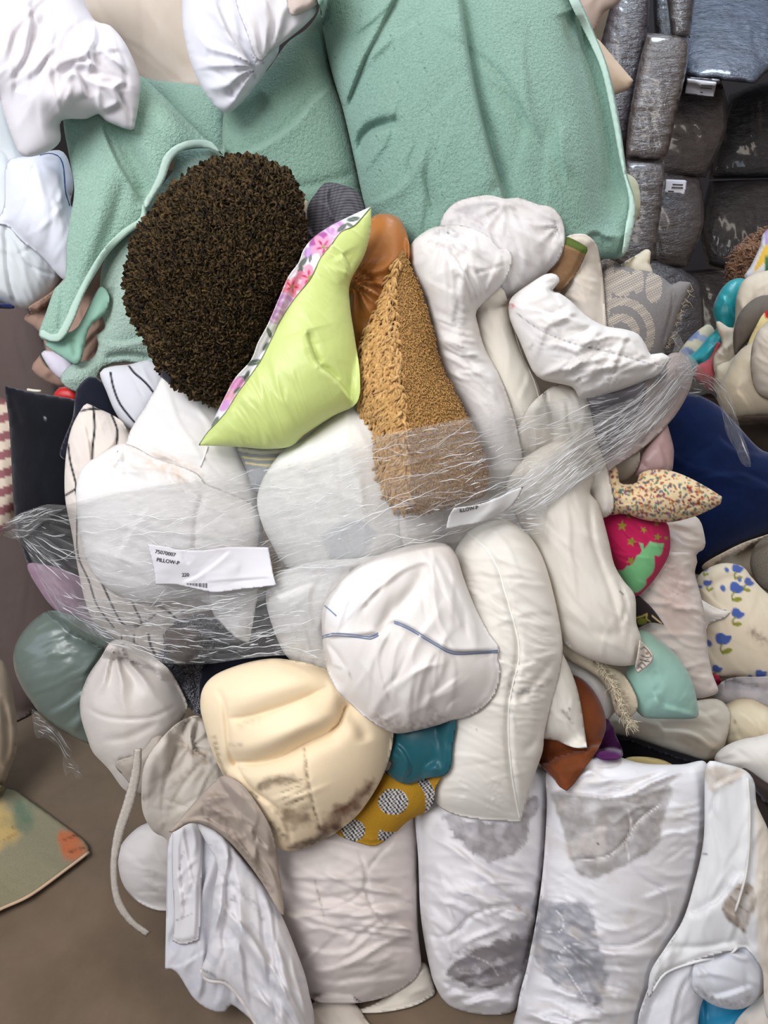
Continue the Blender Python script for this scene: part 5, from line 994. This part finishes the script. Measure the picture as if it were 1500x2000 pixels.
# ------------------------------------------------------------------ torn stretch film round the pile, with its paper labels
def film_material():
    m = bpy.data.materials.new('clear stretch film'); m.use_nodes = True; nt = m.node_tree
    for n in list(nt.nodes): nt.nodes.remove(n)
    L = nt.links.new
    out = N(nt, 'ShaderNodeOutputMaterial'); uv = N(nt, 'ShaderNodeUVMap'); uv.uv_map = 'UVMap'
    def nz(sx, sy, detail=3, rough=0.6, scale=1.0):
        mp = N(nt, 'ShaderNodeMapping'); mp.inputs['Scale'].default_value = (sx, sy, 1); L(uv.outputs[0], mp.inputs[0])
        n = N(nt, 'ShaderNodeTexNoise'); n.inputs['Scale'].default_value = scale; n.inputs['Detail'].default_value = detail; n.inputs['Roughness'].default_value = rough
        n.inputs['Distortion'].default_value = 0.4
        L(mp.outputs[0], n.inputs['Vector']); return n.outputs['Fac']
    def rng(s, a, b, lo, hi):
        r = N(nt, 'ShaderNodeMapRange'); r.inputs['From Min'].default_value = a; r.inputs['From Max'].default_value = b
        r.inputs['To Min'].default_value = lo; r.inputs['To Max'].default_value = hi; L(s, r.inputs['Value']); return r.outputs[0]
    def mul(a, b, op='MULTIPLY'):
        n = N(nt, 'ShaderNodeMath', operation=op); L(a, n.inputs[0]); L(b, n.inputs[1]); return n.outputs[0]
    fine = nz(0.8, 46, 3); broad = nz(0.7, 12, 3); crack = nz(6, 38, 5, 0.75)
    haze = mul(rng(broad, 0.4, 0.75, 0.03, 0.15), rng(fine, 0.56, 0.72, 0.0, 0.30), 'ADD')
    b1 = N(nt, 'ShaderNodeBump'); b1.inputs['Strength'].default_value = 0.9; b1.inputs['Distance'].default_value = 0.004; L(fine, b1.inputs['Height'])
    b2 = N(nt, 'ShaderNodeBump'); b2.inputs['Strength'].default_value = 0.9; b2.inputs['Distance'].default_value = 0.006; L(crack, b2.inputs['Height']); L(b1.outputs[0], b2.inputs['Normal'])
    df = N(nt, 'ShaderNodeBsdfDiffuse'); df.inputs[0].default_value = (0.95, 0.96, 0.98, 1); L(b1.outputs[0], df.inputs['Normal'])
    tl = N(nt, 'ShaderNodeBsdfTranslucent'); tl.inputs[0].default_value = (0.95, 0.96, 0.98, 1)
    dm = N(nt, 'ShaderNodeMixShader'); dm.inputs[0].default_value = 0.4; L(df.outputs[0], dm.inputs[1]); L(tl.outputs[0], dm.inputs[2])
    tr = N(nt, 'ShaderNodeBsdfTransparent'); tr.inputs[0].default_value = (0.992, 0.994, 0.996, 1)
    m1 = N(nt, 'ShaderNodeMixShader'); L(haze, m1.inputs[0]); L(tr.outputs[0], m1.inputs[1]); L(dm.outputs[0], m1.inputs[2])
    gl = N(nt, 'ShaderNodeBsdfGlossy'); gl.inputs['Roughness'].default_value = 0.16; L(b2.outputs[0], gl.inputs['Normal'])
    fr = N(nt, 'ShaderNodeFresnel'); fr.inputs['IOR'].default_value = 1.6; L(b2.outputs[0], fr.inputs['Normal'])
    fm = N(nt, 'ShaderNodeMath', operation='MULTIPLY_ADD'); L(fr.outputs[0], fm.inputs[0]); fm.inputs[1].default_value = 0.3; fm.inputs[2].default_value = 0.10
    m2 = N(nt, 'ShaderNodeMixShader'); L(fm.outputs[0], m2.inputs[0]); L(m1.outputs[0], m2.inputs[1]); L(gl.outputs[0], m2.inputs[2])
    L(m2.outputs[0], out.inputs[0])
    return m
FILM = film_material()

def film(name, outline, top, bot, parent=None, amp=0.0035, lift=0.004, step=3.0, seed=1, taut=6, streaks=70, lines=60, label=None, depth_cap=1.75):
    line, _ = smooth_line(outline, True)
    x0, y0 = np.floor(line.min(0) / step) * step - 2 * step; x1, y1 = line.max(0) + 2 * step
    nx = int((x1 - x0) / step) + 2; ny = int((y1 - y0) / step) + 2
    X, Y = np.meshgrid(x0 + step * np.arange(nx), y0 + step * np.arange(ny))
    dist, _, _, NX, NY = seg_dist(X, Y, line, True); ins = inside(X, Y, line)
    vin = ins & (dist > 0.35 * step)
    tl, _ = smooth_line(top); bl, _ = smooth_line(bot)
    S = np.minimum(bil(near_of(near_of(DB)), GX0, GY0, GS, X, Y), depth_cap)
    for k in range(taut): S = np.minimum(S, blur(S, max(2, int((26 - 3 * k) / step))))
    S = blur(S, 2); S = np.minimum(S, bil(near_of(DB), GX0, GY0, GS, X, Y))
    def UVf(X, Y):
        dt = seg_dist(X, Y, tl)[0]; db = seg_dist(X, Y, bl)[0]
        v = dt / (dt + db + 1e-6); return X / 100.0, v
    u, v = UVf(X, Y)
    def ridges(u, v):
        a = perlin(u * 1.1, v * streaks * 0.28 + 0.8 * perlin(u * .7, v * 5, seed), seed + 1); b = perlin(u * 2.2, v * streaks, seed + 2)
        return (1 - np.abs(a) * 2) * 0.65 + (1 - np.abs(b) * 2) * 0.35
    D = S - lift - amp * (1 + ridges(u, v)) * np.clip(dist / 6, 0.2, 1)
    cells = vin[:-1, :-1] | vin[1:, :-1] | vin[:-1, 1:] | vin[1:, 1:]
    used = np.zeros_like(vin)
    used[:-1, :-1] |= cells; used[1:, :-1] |= cells; used[:-1, 1:] |= cells; used[1:, 1:] |= cells
    rimv = used & ~vin; PX = np.where(rimv, NX, X); PY = np.where(rimv, NY, Y)
    fi = -np.ones(used.shape, int); fi[used] = np.arange(used.sum()); ci, cj = np.nonzero(cells)
    FF = np.stack([fi[ci, cj], fi[ci + 1, cj], fi[ci + 1, cj + 1], fi[ci, cj + 1]], 1)
    uvs = np.stack([u[used], v[used] * 1.0], 1)
    o = link_mesh(name, world(PX[used], PY[used], D[used]), FF.tolist(), FILM, parent, None, uvs)
    FRONT[o.name] = (x0, y0, step, np.where(ins | used, D, D), line)
    sel = (GXX >= x0) & (GXX <= x1) & (GYY >= y0) & (GYY <= y1)
    gx, gy = GXX[sel], GYY[sel]; k = inside(gx, gy, line); cur = DB[sel]; cur[k] = np.minimum(cur[k], bil(D, x0, y0, step, gx, gy)[k]); DB[sel] = cur
    # near-white strands along the film's creases, painting in its highlights and sparkles
    rs = np.random.RandomState(seed + 40); ths = []
    xs = line[:, 0]; lo, hi = xs.min(), xs.max()
    tries = 0
    while len(ths) < lines and tries < lines * 30:
        tries += 1
        ua = lo + rs.rand() * (hi - lo); ln = 18 + 170 * rs.rand() ** 2.4; vv = rs.rand()
        if rs.rand() < 0.35: ln = 10 + 14 * rs.rand()
        px = np.arange(ua, ua + ln, 3.0)
        if len(px) < 4 or px[-1] > hi: continue
        ty = np.interp(px, tl[:, 0], tl[:, 1]); by = np.interp(px, bl[:, 0], bl[:, 1])
        vq = vv + 0.010 * np.sin(px / (12 + 14 * rs.rand()) + rs.rand() * 6) + (px - px[0]) / 100 * 0.09 * rs.randn()
        py = ty + (by - ty) * vq + 1.0 * np.sin(px / 6 + rs.rand() * 6)
        if vq.min() < 0.01 or vq.max() > 0.99 or not inside(px, py, line).all(): continue
        ths.append((world(px, py, bil(D, x0, y0, step, px, py) - 0.0006), 0.0003 + 0.0007 * rs.rand() ** 2))
    if ths:
        V = []; Fc = []
        for P, r in ths:
            rr = r * np.sin(np.linspace(0.25, math.pi - 0.25, len(P)))
            vv, ff = tube_verts(P, rr, 4, 0.7); b = len(V); V += vv; Fc += [tuple(b + i for i in q) for q in ff]
        c = link_mesh('film_crease_glints', V, Fc, CREASE_GLINT, o if parent is None else parent); c['kind'] = 'stuff'
    return o
def crease_glint_mat():  # near-white material that stands in for glints on the film creases
    m = bpy.data.materials.new('film crease glint'); m.use_nodes = True; nt = m.node_tree
    b = nt.nodes['Principled BSDF']; b.inputs['Base Color'].default_value = (0.97, 0.98, 1, 1); b.inputs['Roughness'].default_value = 0.12
    b.inputs['Specular IOR Level'].default_value = 1.0; b.inputs['Alpha'].default_value = 0.7
    return m
CREASE_GLINT = crease_glint_mat()

# paper label under the upper edge of the film, right of the camel cushion
fillp = None
F1 = film('stretch_film', '10,1030 38,1005 70,992 92,985 130,986 200,965 300,945 400,930 520,912 600,895 700,862 740,850 850,828 950,808 1050,788 1130,775 1200,768 1250,752 1285,722 1310,692 1318,672 1310,655 1322,648 1345,690 1362,720 1340,745 1318,790 1262,850 1200,905 1130,947 1075,985 1060,1010 1035,1010 960,1022 915,1035 890,1060 850,1062 760,1080 700,1098 650,1128 600,1135 560,1150 500,1175 440,1200 300,1225 200,1245 150,1225 110,1190 72,1120 52,1075 30,1052',
          '10,1020 70,985 130,980 200,960 300,940 400,924 520,906 600,890 700,856 740,844 850,822 950,802 1050,782 1130,769 1200,762 1250,746 1285,716 1340,640', '10,1040 40,1085 110,1200 200,1255 300,1245 440,1215 560,1170 650,1138 760,1095 850,1075 960,1040 1060,1020 1130,957 1200,915 1262,860 1318,800 1360,740',
          label=None, lines=520, seed=3, step=2.5)
tag(F1, 'torn clear stretch film band wrapped across the middle of the pillow pile', 'plastic film')
film('film_layer', '150,1180 200,1170 300,1160 400,1165 520,1150 545,1170 640,1120 655,1130 632,1180 626,1240 640,1292 600,1290 560,1280 480,1286 400,1297 300,1292 240,1268 190,1245 160,1215', '150,1160 300,1150 520,1140 655,1110', '150,1225 240,1275 400,1305 560,1290 650,1298', parent=F1, lines=190, seed=9, amp=0.005, streaks=40)
film('film_layer', '1050,905 1120,850 1180,800 1240,775 1290,735 1320,690 1350,700 1366,716 1345,745 1318,792 1262,850 1200,905 1130,947 1075,985 1040,1000 960,1015 900,1030 940,985 1000,945', '900,985 1000,930 1120,840 1240,765 1330,670', '900,1050 1060,1010 1130,957 1262,860 1366,740', parent=F1, lines=200, seed=14, amp=0.006, streaks=30)
film('film_tail', '1318,715 1345,690 1380,730 1412,742 1428,770 1440,815 1450,850 1462,880 1466,912 1448,905 1438,880 1420,850 1412,815 1405,790 1388,768 1360,775 1335,768', '1318,700 1380,720 1430,755 1470,915', '1318,775 1385,775 1410,830 1445,912', parent=F1, lines=30, seed=21, amp=0.006, streaks=14, lift=0.01)
film('film_tail', '1030,1000 1062,985 1068,1010 1064,1035 1060,1052 1030,1045 1008,1025', '1000,985 1070,980', '1000,1055 1070,1055', parent=F1, lines=14, seed=23, amp=0.006, streaks=10)
film('film_scrap', '0,1040 10,1022 38,1003 60,995 95,985 130,990 90,1015 50,1050 22,1052', '0,1020 60,990 130,980', '0,1055 60,1060 130,1000', parent=F1, lines=24, seed=25, amp=0.006, streaks=10)
# creased paper labels
GL = 'creased paper labels stuck to the stretch film'
l1 = body('paper_label', '288,1062* 330,1068 345,1073 400,1074 447,1068 490,1068 524,1069* 530,1100 535,1128 540,1143* 480,1150 420,1157 380,1150 340,1142 304,1142* 300,1110', 1.30, 0.0012, (214, 212, 218), 'large creased white paper label with a printed number, stuck on the film at left', 'label', None,
          flat=True, hug=True, mat='paper', step=2.5, soft=40, folds=[('s', '355,1138 385,1125 420,1100 450,1075', 8, 0.005), ('s', '400,1138 470,1132 537,1127', 5, -0.004), ('c', '357,1074 362,1090 370,1100', 4, 0.003), ('b', 330, 1100, 40, 20, 0.003)])
writing('printed_text', '75070007', l1, 302, 1080, 10.2, 10, bold=0.012)
writing('printed_text', 'PILLOW-P', l1, 305, 1096, 10.2, 9, bold=0.012)
writing('printed_text', '220', l1, 355, 1126, 9.6, -1, bold=0.012)
for k, (x, w_) in enumerate([(365, 1.4), (368, .8), (371, 1.6), (374.5, .8), (377, 1.2), (380, .7), (382.5, 1.5), (386, .8), (389, 1.6), (392, .8), (394.5, .7), (397, 1.3), (400, .8), (402.5, 1.4)]):
    y0 = 1139 + (x - 365) * 0.0; y1 = 1142 + (x - 365) * 0.17
    px = np.array([x, x + w_, x + w_, x]); py = np.array([y0, y0, y1, y1])
    if k == 0: bars = []
    bars.append(world(px, py, on(l1, px, py, 0.0012)))
link_mesh('printed_barcode', np.vstack(bars), [tuple(range(4 * k, 4 * k + 4)) for k in range(len(bars))], 'paper', l1, lin((30, 30, 34)), smooth=False)
l2 = body('paper_label', '886,992* 930,986 965,975 1000,958 1022,950* 1010,975 985,1000 940,1020 900,1028 871,1034* 876,1010', 1.30, 0.0012, (206, 204, 204), 'half hidden paper label on the film, right below the camel fleece cushion', 'label', None,
          flat=True, hug=True, mat='paper', step=2.5, soft=30)
writing('printed_text', 'ILLOW-P', l2, 898, 1001, 9.5, -11, bold=0.015)
# loose film scraps hanging at lower left
sc = film('film_scrap', '62,1385 78,1395 95,1415 112,1425 125,1440 140,1455 142,1480 158,1500 160,1518 150,1520 138,1505 128,1515 122,1490 120,1465 100,1450 90,1440 72,1442 66,1420', '60,1380 120,1420 165,1500', '60,1445 100,1455 130,1520', seed=31, lines=24, amp=0.006, streaks=10, depth_cap=1.78)
tag(sc, 'crumpled clear film scrap dangling under the sage green satin pillow', 'plastic film')
